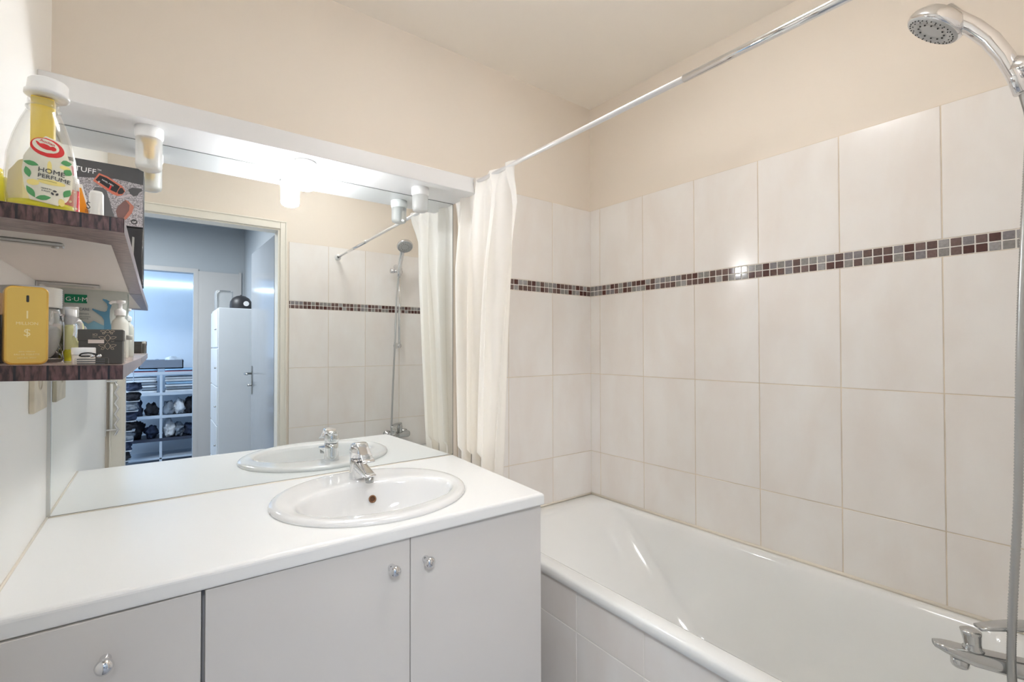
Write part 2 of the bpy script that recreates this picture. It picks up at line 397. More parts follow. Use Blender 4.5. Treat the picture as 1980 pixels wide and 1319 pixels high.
# lamps under the pelmet
def lamp(x, label, lit, y=1.552, zb=.487, fil=False):
    t = thing('mirror_lamp', label, 'lamp', (x, y, .5733), 0, 'lamps under the pelmet')
    bm = bm_new(); add_lathe(bm, [(0, 0), (.031, 0), (.031, -.022), (.027, -.030), (0, -.030)], (x, y, .5733)); obj('lamp_base', bm, WPL, t)
    zt = .545; r = .0285
    bm = bm_new(); prof = [(r, zt), (r, zb+.012), (r*.93, zb+.005), (r*.7, zb+.001), (0, zb)]
    if not lit: prof += [(0, zb+.003), (r*.66, zb+.004), (r*.86, zb+.008), (r-.003, zb+.015), (r-.003, zt)]; 
    add_lathe(bm, prof, (x, y, 0)); obj('glass_shade', bm, LIT if lit else FROST, t)
    if not lit:
        bm = bm_new(); add_lathe(bm, [(0, .545), (.012, .545), (.012, .535), (.008, .532), (.008, .497), (.005, .494), (0, .493)], (x, y, 0), seg=20)
        obj('bulb', bm, FIL if fil else WPL, t)
lamp(-.0245, 'unlit frosted glass lamp with yellow bulb, nearest the shelves', False, zb=.462, fil=True)
lamp(.358, 'glowing white lamp, middle of the three under the pelmet', True, y=1.545)
lamp(.7507, 'unlit white frosted lamp nearest the shower curtain', False, y=1.556)

# added fill light, out of view, shaped as a ceiling lamp
cl = thing('added_fill_light', 'added unseen round fill light hanging near the middle of the ceiling', 'lamp', (.80, .68, CE))
bm = bm_new(); add_lathe(bm, [(0, 0), (.05, 0), (.05, -.02), (.012, -.024), (.012, -.045), (0, -.045)], (.80, .68, CE)); obj('lamp_base', bm, WPL, cl)
bm = bm_new(); add_lathe(bm, [(0, -.046), (.08, -.047), (.118, -.055), (.125, -.068), (.115, -.084), (.08, -.096), (0, -.102)], (.80, .68, CE)); obj('fill_disc', bm, mat('fill_disc_glow', (1, 1, 1), .4, emis=(.97, .975, 1.0), es=8.5), cl)

# door in the wall facing the mirror
dr = sroot('door_1')
bm = bm_new()
for x0, x1 in ((-.208, -.155), (.609, .646)): add_box(bm, x0, x1, YF, YF+.014, FL, .80, 0, .003, 2)
add_box(bm, -.155, .609, YF, YF+.014, .75, .80, 0, .003, 2)
for x0, x1 in ((-.208, -.200), (.638, .646)): add_box(bm, x0, x1, YF+.0135, YF+.020, FL, .80, 0, .002, 2)
add_box(bm, -.208, .646, YF+.0135, YF+.020, .792, .80, 0, .002, 2)
for x0, x1 in ((-.155, -.145), (.597, .609)): add_box(bm, x0, x1, -.07, YF+.002, FL, .75)
add_box(bm, -.145, .597, -.07, YF+.002, .742, .75)
obj('door_frame', bm, TRIMP, dr)
LEAFM = mat('grey_gloss_door', (.38, .41, .45), .12, var=.03)
bm = bm_new(); add_box(bm, 0, .80, -.02, .02, FL+.01, .735, 0, .002, 1)
ang = math.radians(-91.5)
def leafplace(o): o.data.transform(Matrix.Translation((.617, -.085, 0)) @ Matrix.Rotation(ang, 4, 'Z'))
lf = obj('door_leaf', bm, LEAFM, dr); leafplace(lf)
for s in (-1, 1):
    bm = bm_new(); ys = s*.022
    add_box(bm, .735, .765, min(ys, ys+s*.004), max(ys, ys+s*.004), -.36, -.14, 0, .002, 2)
    add_tube(bm, [(.75, ys, -.20), (.75, ys+s*.045, -.20), (.735, ys+s*.05, -.20), (.63, ys+s*.05, -.20)], [.008, .008, .009, .007], 12)
    add_tube(bm, [(.75, ys, -.29), (.75, ys+s*.03, -.29)], .008, 12)
    h = obj('door_handle', bm, DCHROME, lf); leafplace(h)

# folding chrome bar on the left wall beside the door frame
hb = thing('towel_bar', 'slim white and chrome folding bar on wall beside the door frame', 'bar', (-.2, .055, -.31))
bm = bm_new(); add_tube(bm, [(-.199, .058, -.19), (-.199, .058, -.43)], .006, 12); obj('white_tube', bm, WPL, hb)
bm = bm_new()
for z in (-.175, -.43): add_box(bm, -.2245, -.175, .052, .064, z-.004, z+.004, 0, .001, 1)
add_box(bm, -.2245, -.2185, .046, .070, -.46, -.14, 0, .001, 1)
pts = [(-.178 + (.007 if k % 2 else -.007), .058, -.18-.028*k) for k in range(11)]
add_tube(bm, pts, .0055, 8); obj('zigzag_bracket', bm, CHROME, hb)

# hallway behind the door and the blue-lit room beyond
bm = bm_new(); add_box(bm, .69, .79, -2.2, -.07, FL, CE); struct('wall_hallway_right', bm, GREYP)
bm = bm_new(); add_box(bm, -1.4, -1.3, -2.2, -.07, FL, CE); struct('wall_hallway_left', bm, GREYP)
bm = bm_new(); add_box(bm, -1.4, -.345, -.17, -.071, FL, CE); struct('wall_hallway_front', bm, GREYP)
bm = bm_new(); add_box(bm, -1.4, .79, -2.2, -.07, CE, CE+.08); struct('ceiling_hallway', bm, GREYP)
bm = bm_new(); add_box(bm, -1.7, -.55, -2.3, -2.2, FL, CE); add_box(bm, .262, 1.9, -2.3, -2.2, FL, CE); add_box(bm, -.55, .262, -2.3, -2.2, .722, CE)
struct('wall_hallway_back', bm, GREYP)
d2 = sroot('door_2')
bm = bm_new(); add_box(bm, .262, .30, -2.2, -2.186, FL, .765); add_box(bm, -.58, .262, -2.2, -2.186, .722, .765); add_box(bm, .64, .665, -2.2, -2.186, FL, .76); add_box(bm, .30, .64, -2.2, -2.189, FL, .745)
obj('door_frame', bm, mat('grey_beige_trim', (.50, .49, .48), .4), d2)
bm = bm_new(); add_box(bm, -1.7, 1.9, -3.75, -3.65, FL, CE); struct('wall_far_back', bm, BLUEP)
bm = bm_new(); add_box(bm, -1.75, -1.65, -3.65, -2.3, FL, CE); struct('wall_far_left', bm, BLUEP)
bm = bm_new(); add_box(bm, 1.8, 1.9, -3.65, -2.3, FL, CE); struct('wall_far_right', bm, BLUEP)
bm = bm_new(); add_box(bm, -1.7, 1.9, -3.75, -2.2, CE, CE+.08); struct('ceiling_far', bm, BLUEP)
# LED strip
bm = bm_new(); add_box(bm, -.9, .9, -3.649, -3.630, .748, .762, 0)
for k in range(60): add_box(bm, -.89+k*.03, -.882+k*.03, -3.630, -3.626, .751, .759, 1)
tag(obj('led_strip', bm, [mat('led_tape_glow', (.8, .9, 1), .5, emis=(.75, .88, 1), es=3.0), mat('led_chip_glow', (1, 1, 1), .5, emis=(.85, .94, 1), es=9.)]), 'glowing white LED strip along the pale blue wall of far room', 'light')

# white locker cabinet in the hallway
lk = thing('locker_cabinet', 'tall narrow white cabinet in the hallway with cap on top', 'cabinet', (.53, -1.5, FL))
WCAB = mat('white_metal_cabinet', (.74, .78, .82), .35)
bm = bm_new(); add_box(bm, .385, .665, -1.78, -1.205, FL, .327, 0, .003, 2); obj('cabinet_body', bm, WCAB, lk)
for k in range(5):
    z0 = FL+.02+k*.318
    bm = bm_new(); add_box(bm, .376, .384, -1.77, -1.225, z0, z0+.308, 0, .002, 1); d = obj('cabinet_door', bm, WCAB, lk)
    bm = bm_new(); add_tube(bm, [(.376, -1.27, z0+.15), (.362, -1.27, z0+.15)], .007, 10); obj('door_knob', bm, DCHROME, d)
cp = thing('baseball_cap', 'black cap with white round emblem on top of the tall white cabinet', 'cap', (.56, -1.33, .327))
bm = bm_new(); add_lathe(bm, [(.083, 0), (.085, .03), (.080, .065), (.062, .095), (.035, .112), (.010, .118), (0, .118)], (.56, -1.34, .328), seg=28, ey=1.1); obj('crown', bm, BLK, cp)
bm = bm_new(); P = [(.56-.075*math.cos(t), -1.30+.0*math.sin(t)) for t in ()]
pts = [(.50-.0, -1.41), (.42, -1.40), (.40, -1.34), (.42, -1.28), (.50, -1.27)]
add_prism(bm, pts, .329, .334); obj('brim', bm, BLK, cp, bevel=.001)
bm = bm_new(); plate_pts = ell(.588, .372, .021, .021)
add_prism(bm, plate_pts, -1.249, -1.242, 0, 'Y'); obj('emblem', bm, WINK, cp)
bm = bm_new(); add_lathe(bm, [(.008, 0), (.006, .006), (0, .008)], (.56, -1.34, .445), seg=10); obj('button', bm, BLK, cp)
cb = thing('clear_box', 'grey translucent box left of the black cap on the cabinet', 'box', (.43, -1.55, .327))
bm = bm_new(); add_box(bm, .39, .52, -1.66, -1.50, .328, .50, 0, .012, 3); obj('box_body', bm, mat('grey_translucent_plastic', (.45, .47, .48), .25, alpha=.6), cb)
bm = bm_new(); add_tube(bm, [(.40, -1.495, .34), (.40, -1.495, .47), (.42, -1.495, .495), (.50, -1.495, .495)], .003, 8); obj('box_edge', bm, DCHROME, cb)

# storage rack with clothes
RKY = -3.15
rk = thing('storage_rack', 'white open storage rack full of clothes against far blue wall', 'rack', (.05, -3.3, FL))
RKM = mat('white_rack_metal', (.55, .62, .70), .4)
for x in (-.42, .02, .46):
    for y in (RKY, RKY-.38):
        bm = bm_new(); add_box(bm, x-.012, x+.012, y-.012, y+.012, FL, -.27, 0, .002, 1); obj('post', bm, RKM, rk)
for z in (-.275, -.50, -.75, -1.0, -1.20):
    bm = bm_new(); add_box(bm, -.43, .47, RKY-.39, RKY+.012, z-.018, z, 0, .002, 1)
    if z > -1.1:
        add_box(bm, -.43, .47, RKY+.012, RKY+.016, z-.02, z+.012, 0)
    obj('rack_shelf', bm, RKM if z != -1.0 else mat('dark_rail', (.05, .06, .09), .4), rk)
CL = [mat('cloth_%s' % k, c, .9, bump=.4, bscale=60, var=.15, vscale=8) for k, c in
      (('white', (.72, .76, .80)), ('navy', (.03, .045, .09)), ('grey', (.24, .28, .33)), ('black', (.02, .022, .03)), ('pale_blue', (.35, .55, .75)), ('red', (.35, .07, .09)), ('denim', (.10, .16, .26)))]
CN = ['white', 'navy', 'grey', 'black', 'pale blue', 'dull red', 'denim blue']
def folded(x, y, z, w_, d_, h_, ci, label, grp):
    bm = bm_new(); n = 10; m_ = 4; rnd = random.Random(int(x*1000)+int(z*977))
    rings = []
    for i in range(n+1):
        u = -w_/2 + w_*i/n; r = []
        for k in range(16):
            t = 2*math.pi*k/16; c, s_ = math.cos(t), math.sin(t)
            r.append((x+u + rnd.uniform(-.003, .003), y + math.copysign(abs(c)**.35, c)*d_/2, z + h_/2 + math.copysign(abs(s_)**.5, s_)*h_/2*(.93 if i in (0, n) else 1) + rnd.uniform(-.0015, .0)))
        rings.append(r)
    loft(bm, rings, cap0=True, cap1=True); tag(obj('folded_garment', bm, CL[ci]), label, 'clothing', grp)
def crumple(x, y, z, w_, d_, h_, ci, label, grp, seed, nm='crumpled_garment', cat='clothing'):
    bm = bm_new(); bmesh.ops.create_icosphere(bm, subdivisions=4, radius=1.)
    from mathutils import noise
    for v in bm.verts:
        n_ = noise.noise(v.co*1.7 + Vector((seed*3.1, 0, 0)))*.45 + abs(noise.noise(v.co*4 + Vector((0, seed*2.3, 0))))*.35
        s = 1 + n_ - .1
        v.co = Vector((x + v.co.x*s*w_/2, y + v.co.y*s*d_/2, z + max(0, .45*h_ + v.co.z*s*h_*.55)))
    for f in bm.faces: f.smooth = True
    tag(obj(nm, bm, CL[ci]), label, cat, grp)
posn = ['far left', 'left', 'middle', 'right']
for ci_, (bx, bw) in enumerate(((-.20, .37), (.24, .37))):
    side = 'left' if ci_ == 0 else 'right'
    z = -.500
    for k, (h_, c_) in enumerate(((.034, 0), (.030, 2), (.028, 0), (.030, 4 if ci_ else 2), (.03, 0), (.026, 0))):
        ordn = ['bottom', 'second', 'third', 'fourth', 'fifth', 'topmost'][k]
        folded(bx, RKY-.17, z, bw-random.uniform(0, .04), .28, h_, c_, '%s folded garment, %s in the %s pile of the rack' % (CN[c_], ordn, side), 'folded clothes on the rack'); z += h_
    z = -.275
    for k, (h_, c_) in enumerate(((.020, 5), (.022, 4))):
        folded(bx, RKY-.17, z, bw, .30, h_, c_, '%s folded garment %s on the %s top shelf of the rack' % (CN[c_], 'below' if k == 0 else 'above', side), 'folded clothes on the rack'); z += h_
sd = 0
for zi, zz in enumerate((-.75, -1.0)):
    rowname = ('middle', 'lower')[zi]
    for k, (xx, c_) in enumerate(((-.345, 0), (-.20, 1), (-.065, 3), (.095, 2), (.19, 0), (.29, 3), (.39, 1))):
        c2 = (c_ + zi*2) % 4; sd += 1
        crumple(xx, RKY-.17, zz+.001, .125, .24, random.uniform(.13, .19), c2, 'crumpled %s clothes on the %s rack shelf, %s' % (CN[c2], rowname, ['leftmost', 'second from left', 'third from left', 'fourth from left', 'fifth from left', 'sixth from left', 'rightmost'][k]), 'crumpled clothes on the rack', sd)
bk = thing('storage_basket', 'grey open basket with white cloth on top of the clothes rack', 'basket', (.06, RKY-.17, -.233))
bm = bm_new(); add_box(bm, -.18, .22, RKY-.30, RKY-.06, -.231, -.222); 
for (a, b, c, d) in ((-.18, .22, RKY-.07, RKY-.06), (-.18, .22, RKY-.30, RKY-.29), (-.18, -.17, RKY-.30, RKY-.06), (.21, .22, RKY-.30, RKY-.06)): add_box(bm, a, b, c, d, -.231, -.135)
obj('basket_body', bm, mat('grey_basket', (.20, .23, .28), .6), bk)
crumple(.13, RKY-.17, -.221, .17, .17, .12, 0, 'white cloth heaped in the grey basket on the rack', 'cloths in the basket', 41, 'crumpled_cloth', 'cloth')
crumple(-.06, RKY-.17, -.221, .18, .17, .09, 2, 'grey cloth at the left end of the basket on the rack', 'cloths in the basket', 42, 'crumpled_cloth', 'cloth')
# dark garments hanging in a column at the left of the far room
for k in range(9):
    crumple(-.20-.012*k, -2.62, -.42-.095*k, .13, .12, .085, (1, 3, 2)[k % 3], 'dark shoe-like bundle in the hanging column beside the door, %s from top' % ['first', 'second', 'third', 'fourth', 'fifth', 'sixth', 'seventh', 'eighth', 'ninth'][k], 'bundles in the hanging organiser', 60+k, 'cloth_bundle', 'bundle')
ho = thing('hanging_organiser', 'narrow pale hanging organiser holding dark bundles beside the rack', 'organiser', (-.25, -2.62, -.30))
for k in range(10):
    bm = bm_new(); xx = -.20-.012*k; add_box(bm, xx-.075, xx+.075, -2.69, -2.55, -.332-.095*k, -.328-.095*k); obj('compartment_floor', bm, RKM, ho)
bm = bm_new(); add_tube(bm, [(-.20, -2.62, -.328), (-.20, -2.62, 1.15)], .004, 8); obj('hanging_cord', bm, RKM, ho)

# ------------------------------------------------------------------ worktop, cabinet, basin
wt = thing('worktop', 'white laminate worktop with rounded front edge below the mirror', 'worktop', (.35, 1.3, -.4627))
bm = bm_new()
BC = (.500, 1.345); BA, BB = .272, .250
outer = [(XL, 1.081), (.9053, 1.056), (.9407, YB+.005), (XL, YB+.005)]
# top as a rounded profile swept along the front edge, with a hole for the basin
def worktop():
    zt, zb = -.4267, -.4617
    N = 64
    hole = [(BC[0]+(BA-.02)*math.cos(2*math.pi*k/N), BC[1]+(BB-.02)*math.sin(2*math.pi*k/N)) for k in range(N)]
    def outer_pt(k, ins=0.):
        a = 2*math.pi*k/N; dx, dy = math.cos(a), math.sin(a); best = 9
        for i in range(4):
            (x1, y1), (x2, y2) = outer[i], outer[(i+1) % 4]
            ex, ey = x2-x1, y2-y1; L = math.hypot(ex, ey); nx, ny = ey/L, -ex/L
            den = dx*nx + dy*ny
            if den > 1e-6:
                s = ((x1-BC[0])*nx + (y1-BC[1])*ny - (ins if i in (0, 1) else 0))/den; best = min(best, s)
        return (BC[0]+dx*best, BC[1]+dy*best)
    angs = set(2*math.pi*k/N for k in range(N))
    return hole, outer_pt
hole, opt = worktop()
import bisect
def ring(ins, z):
    out = []
    cs = [Vector((x, y)) for x, y in outer]
    for k in range(64):
        out.append((*opt(k, ins), z))
    # snap nearest samples to the true corners
    ii = [(XL, 1.081+ins), (.9053-ins, 1.056+ins), (.9407-ins, YB+.005), (XL, YB+.005)]
    for cx, cy in ii:
        k = min(range(64), key=lambda q: (out[q][0]-cx)**2 + (out[q][1]-cy)**2)
        out[k] = (cx, cy, z)
    return out
zt, zb = -.4267, -.4617
rings = [[(x, y, zb) for x, y in hole], [(x, y, zt) for x, y in hole]]
for a in (0, 22, 45, 67, 90): rings.append(ring(.009*(1-math.sin(math.radians(a))), zt-.009*(1-math.cos(math.radians(a)))))
for a in (0, 30, 60, 90): rings.append(ring(.005*(1-math.cos(math.radians(a))), zb+.005*(1-math.sin(math.radians(a)))))
rings.append([(x, y, zb) for x, y in hole])
loft(bm, rings, smooth=False); bmesh.ops.remove_doubles(bm, verts=bm.verts, dist=1e-5)
obj('worktop_slab', bm, LAMI, wt)
bm = bm_new(); add_tube(bm, [(XL+.002, 1.10, zt+.001), (XL+.002, YB-.002, zt+.001)], .0028, 8); add_tube(bm, [(XL+.002, YB-.003, zt+.001), (.93, YB-.003, zt+.0005)], .002, 8); obj('sealant_bead', bm, CAULK, wt)

vc = thing('vanity_cabinet', 'white vanity cabinet with three flat doors under the worktop', 'cabinet', (.35, 1.36, FL))
bm = bm_new(); ztc = -.4620
add_box(bm, .8955, .9113, 1.10, YB, FL+.002, ztc); add_box(bm, XL+.001, XL+.017, 1.10, YB, FL+.002, ztc)
add_box(bm, .062, .078, 1.112, YB-.012, FL+.1, ztc-.001); add_box(bm, .487, .501, 1.112, YB-.012, FL+.1, -.60)
add_box(bm, XL+.017, .8955, 1.15, YB, FL+.1, FL+.116); add_box(bm, XL+.017, .8955, 1.14, 1.156, FL+.002, FL+.1); add_box(bm, XL+.017, .8955, YB-.01, YB-.002, FL+.1, ztc-.001)
obj('cabinet_body', bm, FRONT, vc)
def vdoor(x0, x1, kx, kz, tilt=0.):
    bm = bm_new(); add_box(bm, x0, x1, 1.078, 1.096, FL+.105, ztc-.002, 0, .0012, 2)
    if tilt:
        for v in bm.verts:
            if v.co.x > (x0+x1)/2: v.co.x += tilt*(v.co.z - ztc)
    d = obj('cabinet_door', bm, FRONT, vc)
    bm = bm_new()
    add_lathe(bm, [(.0085, 0), (.0085, .003), (.0045, .006), (.0045, .014), (.008, .017), (.0125, .021), (.0135, .026), (.012, .031), (.007, .0345), (0, .0355)], (kx, 1.078, kz), (0, -1, 0), seg=28, ex=1.0, ey=1.0)
    obj('door_knob', bm, CHROME, d)
vdoor(XL+.002, .0668, -.071, -.5365, .0)
vdoor(.0736, .4935, .4455, -.5235)
vdoor(.4955, .9110, .5345, -.5265)

# basin
bs = thing('wash_basin', 'oval white ceramic drop-in wash basin set into the worktop', 'basin', (.5, 1.345, -.4267))
def ering(cx, cy, a, b, z, n=72, p=2.0):
    r = []
    for k in range(n):
        t = 2*math.pi*k/n; c, s = math.cos(t), math.sin(t)
        r.append((cx+a*math.copysign(abs(c)**(2/p), c), cy+b*math.copysign(abs(s)**(2/p), s), z))
    return r
bm = bm_new(); z0 = -.4267; wx, wy, wa, wb = .505, 1.305, .224, .147
rg = [ering(.5, 1.345, BA-.03, BB-.03, z0-.03), ering(.5, 1.345, BA-.012, BB-.012, z0-.002), ering(.5, 1.345, BA, BB, z0+.0005), ering(.5, 1.345, BA, BB, z0+.006), ering(.5, 1.345, BA-.003, BB-.003, z0+.0105), ering(.5, 1.345, BA-.010, BB-.010, z0+.0135), ering(.5, 1.343, BA-.02, BB-.02, z0+.014)]
for f_ in (.35, .7, .92): rg.append(ering(.5+(wx-.5)*f_, 1.343+(wy-1.343)*f_, (BA-.02)*(1-f_)+(wa+.008)*f_, (BB-.02)*(1-f_)+(wb+.008)*f_, z0+.014-.003*f_))
rg.append(ering(wx, wy, wa+.004, wb+.004, z0+.0098))
for d_, s_ in ((.004, .985), (.016, .955), (.04, .90), (.07, .82), (.10, .70), (.125, .52), (.138, .34), (.143, .18), (.145, .085)): rg.append(ering(wx, wy, wa*s_, wb*s_*(1+.5*max(0, .9-s_)), z0+.012-d_))
loft(bm, rg, cap1=True)
obj('basin_bowl', bm, CERAM, bs)
bm = bm_new(); add_lathe(bm, [(.010, 0), (.0115, .001), (.0115, .0035), (.008, .004), (.0075, .001)], (.530, 1.4315, -.4685), (-.05, -.87, .35), seg=24); obj('overflow_ring', bm, mat('tarnished_brass', (.25, .13, .07), .35, metal=.8), bs)
bm = bm_new(); add_lathe(bm, [(.0078, .0015), (0, .0016)], (.530, 1.4315, -.4685), (-.05, -.87, .35), seg=24); obj('overflow_hole', bm, mat('rusty_hole', (.10, .04, .015), .6), bs)
bm = bm_new(); add_lathe(bm, [(.0, .004), (.018, .004), (.021, .001), (.021, -.002)], (wx, wy, z0+.012-.1445), seg=28); obj('drain_plug', bm, CHROME, bs)

# basin tap
tx, ty, tz = .510, 1.505, -.4145
tp = thing('basin_tap', 'chrome single-lever tap on the back rim of the basin', 'tap', (tx, ty, tz))
bm = bm_new()
add_lathe(bm, [(0, 0), (.027, 0), (.027, .003), (.0255, .02), (.0245, .045), (.0240, .062), (0, .063)], (tx, ty, tz), seg=36); obj('tap_body', bm, CHROME, tp)
bm = bm_new(); rr = []
for i in range(9):
    t = i/8; cy = ty-.012-.105*t; hw = .019-.003*t; zt_ = tz+.060-.028*t; zb_ = tz+.024+.002*t - .004*math.sin(math.pi*t)
    rr.append([(tx+a_*1.0, cy, b_) for a_, b_ in [(q[0], q[1]) for q in rrect(-hw, hw, zb_, zt_, min(hw, (zt_-zb_)/2)*.8, 4)]])
loft(bm, rr, cap0=True, cap1=True); obj('spout', bm, CHROME, tp)
bm = bm_new(); add_lathe(bm, [(0, 0), (.0115, 0), (.0125, .004), (.0125, .016), (0, .016)], (tx, ty-.104, tz+.008), seg=24); obj('aerator', bm, DCHROME, tp)
bm = bm_new(); add_lathe(bm, [(.0245, .0), (.0255, .004), (.0255, .026), (.023, .034), (.015, .040), (0, .0415)], (tx, ty, tz+.0655), (0, .0, 1), seg=36); obj('tap_cap', bm, CHROME, tp)
bm = bm_new(); rr = []
for i in range(15):
    t = i/14; cy = ty+.024-.122*t; zc = tz+.098+.012*math.sin(math.pi*min(1, t*1.25)*.9)-.034*max(0, t-.5)/.5; hw = .0215-.006*t+.004*max(0, t-.7)/.3; th = .0075-.005*t
    if t < .25: hw *= .75+t
    rr.append([(tx+a_, cy, b_) for a_, b_ in rrect(-hw, hw, zc-th, zc+th, th*.9, 3)])
loft(bm, rr, cap0=True, cap1=True); obj('tap_lever', bm, CHROME, tp)

# ------------------------------------------------------------------ bathtub
RIM = -.7256; TX0 = 1.0355
bt = thing('bathtub', 'white enamelled bathtub along the tiled wall', 'bathtub', (1.39, .84, FL))
def tubring(x0, x1, y0, y1, r, z, n=10): return [(x, y, z) for x, y in rrect(x0, x1, y0, y1, r, n)]
TY0, TY1 = YF+.008, YB-.002; TXR = XR-.001
bm = bm_new(); rg = []
rg.append(tubring(TX0+.004, TXR, TY0, TY1, .004, RIM-.034))
rg.append(tubring(TX0, TXR, TY0, TY1, .004, RIM-.028))
rg.append(tubring(TX0, TXR, TY0, TY1, .004, RIM-.010))
rg.append(tubring(TX0+.003, TXR-.003, TY0+.003, TY1-.003, .006, RIM-.003))
rg.append(tubring(TX0+.010, TXR-.010, TY0+.010, TY1-.010, .010, RIM))
bx0, bx1, by0, by1 = TX0+.058, XR-.040, .155, 1.545
rg.append(tubring(bx0-.012, bx1+.012, by0-.012, by1+.020, .10, RIM-.0005))
rg.append(tubring(bx0-.003, bx1+.003, by0-.003, by1+.008, .10, RIM-.004))
for d_, i_, e_, s_ in ((.014, .004, .003, .012), (.05, .014, .012, .07), (.12, .026, .022, .17), (.20, .040, .032, .27), (.28, .055, .045, .36), (.34, .075, .065, .43), (.375, .105, .10, .49), (.39, .16, .17, .57)):
    rg.append(tubring(bx0+i_, bx1-i_, by0+e_, by1-s_, .10+min(.03, d_*.1), RIM-d_))
loft(bm, rg, cap1=True)
for v in bm.verts: v.co.x += -.0241*(v.co.y-1.65)*max(0, v.co.x-TX0)/(TXR-TX0)
o = obj('tub_shell', bm, ENAM, bt)
# apron with tiles
def apron():
    bm = bm_new(); g = .0014; f = 1.050
    cols = [YF, .0465, .3025, .5585, .8147, 1.0705, 1.3265, YB]; rows = [FL, -1.272, -.890, -.762]
    for i in range(len(cols)-1):
        for j in range(len(rows)-1): add_box(bm, f, f+.008, cols[i]+g, cols[i+1]-g, rows[j]+g, rows[j+1]-g, 0, .0009, 1)
    add_box(bm, f+.0013, f+.05, YF, YB, FL, -.7615, 1); return bm
obj('tiled_apron', apron(), [TILE, MGROUT], bt)
bm = bm_new(); k_ = 0
add_tube(bm, [(XR-.003-.0241*(y-1.65), y, RIM+.002) for y in (TY0+.01, .8, TY1)], .006, 8); add_tube(bm, [(TX0+.01, YB-.003, RIM+.002), (XR-.002, YB-.003, RIM+.002)], .005, 8)
obj('sealant_bead', bm, CAULK, bt)
bm = bm_new(); add_lathe(bm, [(0, .0), (.03, 0), (.032, .003), (0, .006)], (1.385, .36, RIM-.392), seg=28); obj('drain', bm, CHROME, bt)

# ------------------------------------------------------------------ curtain rod and curtain
def rodx(y): return .9655 - .0195*y
rd = thing('curtain_rod', 'long thin chrome curtain rod across the room above the tub edge', 'rod', (.95, .84, .61))
bm = bm_new(); add_tube(bm, [(rodx(.60), .60, .6105), (rodx(1.645), 1.645, .6105)], .0070, 20); obj('inner_tube', bm, mat('lamp_whitened_rod', (.90, .89, .88), .32, metal=.6), rd)  # chrome whitened here to stand in for reflected lamp light
bm = bm_new(); add_tube(bm, [(rodx(.037), .037, .6105), (rodx(.62), .62, .6105)], .0085, 20); obj('outer_tube', bm, CHROME, rd)
bm = bm_new(); add_lathe(bm, [(0, 0), (.021, 0), (.021, .006), (.012, .012), (.0095, .02)], (rodx(.036), .0365, .6105), (0, 1, 0), seg=24); obj('end_flange', bm, WPL, rd)
bm = bm_new(); add_lathe(bm, [(0, 0), (.021, 0), (.021, .006), (.012, .012), (.0095, .02)], (rodx(1.65), 1.6495, .6105), (0, -1, 0), seg=24); obj('end_flange', bm, WPL, rd)

def curtain():
    bm = bm_new(); NS, NT = 330, 60
    z_top, z_bot = .622, -.66
    import math as m
    for j in range(NT+1):
        t = j/NT; z = z_top + (z_bot-z_top)*t
        ya = 1.243 + .178*(t**.9) + .010*m.sin(t*5)      # near edge moves towards the wall going down
        yb = 1.636 - .012*t
        amp = .011 + .024*min(1, t*4) + .012*t
        xc0 = rodx(1.45) + .0 + .042*t**1.2
        for i in range(NS+1):
            s = i/NS
            y = yb + (ya-yb)*s
            ph = 2*m.pi*s
            f = (.84*m.sin(ph*3.5 + .6*m.sin(t*2.2) + .4 + .8*t) + .16*m.sin(ph*8.0 + 1.6*t + 1.) + .08*m.sin(ph*15 + 3.0*t))
            f2 = m.cos(ph*3.5 + .6*m.sin(t*2.2) + .4 + .8*t)
            x = xc0 + amp*f + (.010*m.sin(ph*2+1))*t + .040*(s**4)*(1-.95*t)*min(1, t*10)
            y2 = y + .010*f2*min(1, t*4) + .004*m.sin(ph*9)
            if t < .06:                                      # gathered sleeve round the rod
                k = 1 - t/.06; x = x*(1-k) + (rodx(y) + .010*m.sin(ph*4+.4))*k
            y2 = min(y2, 1.640)
            x = max(x, .9425 + (.0 if z > -.42 else 0)) if y2 > 1.60 else x
            if z < -.40: x = max(x, .945)
            if z < -.70: x = max(x, 1.10)
            bm.verts.new((x, y2, z))
    bm.verts.ensure_lookup_table()
    for j in range(NT):
        for i in range(NS):
            a = j*(NS+1)+i; f = bm.faces.new((bm.verts[a], bm.verts[a+1], bm.verts[a+NS+2], bm.verts[a+NS+1])); f.smooth = True
    return bm
tag(obj('shower_curtain', curtain(), CURT), 'white gathered shower curtain hanging at the wall end of the rod', 'curtain')

# ------------------------------------------------------------------ shower set on the wall opposite the mirror
WY = YF+.006
sr = thing('shower_rail', 'vertical chrome shower rail on the tiled wall opposite the mirror', 'shower rail', (1.375, WY, .29))
bm = bm_new(); add_tube(bm, [(1.385, .092, -.005), (1.385, .092, .60)], .0095, 20); obj('rail_bar', bm, CHROME, sr)
for z in (.012, .585):
    bm = bm_new(); add_tube(bm, [(1.385, WY, z), (1.385, WY+.01, z), (1.385, .07, z), (1.385, .10, z)], [.022, .020, .013, .014], 20); obj('rail_bracket', bm, CHROME, sr)
bm = bm_new(); add_tube(bm, [(1.385, .092, .520), (1.385, .092, .570)], .017, 20); add_tube(bm, [(1.345, .092, .545), (1.405, .092, .545)], .012, 16)
add_tube(bm, [(1.318, .092, .545), (1.345, .092, .545)], [.017, .015], 16); add_tube(bm, [(1.364, .110, .540), (1.360, .150, .558)], [.014, .0195], 20); obj('slider', bm, CHROME, sr)

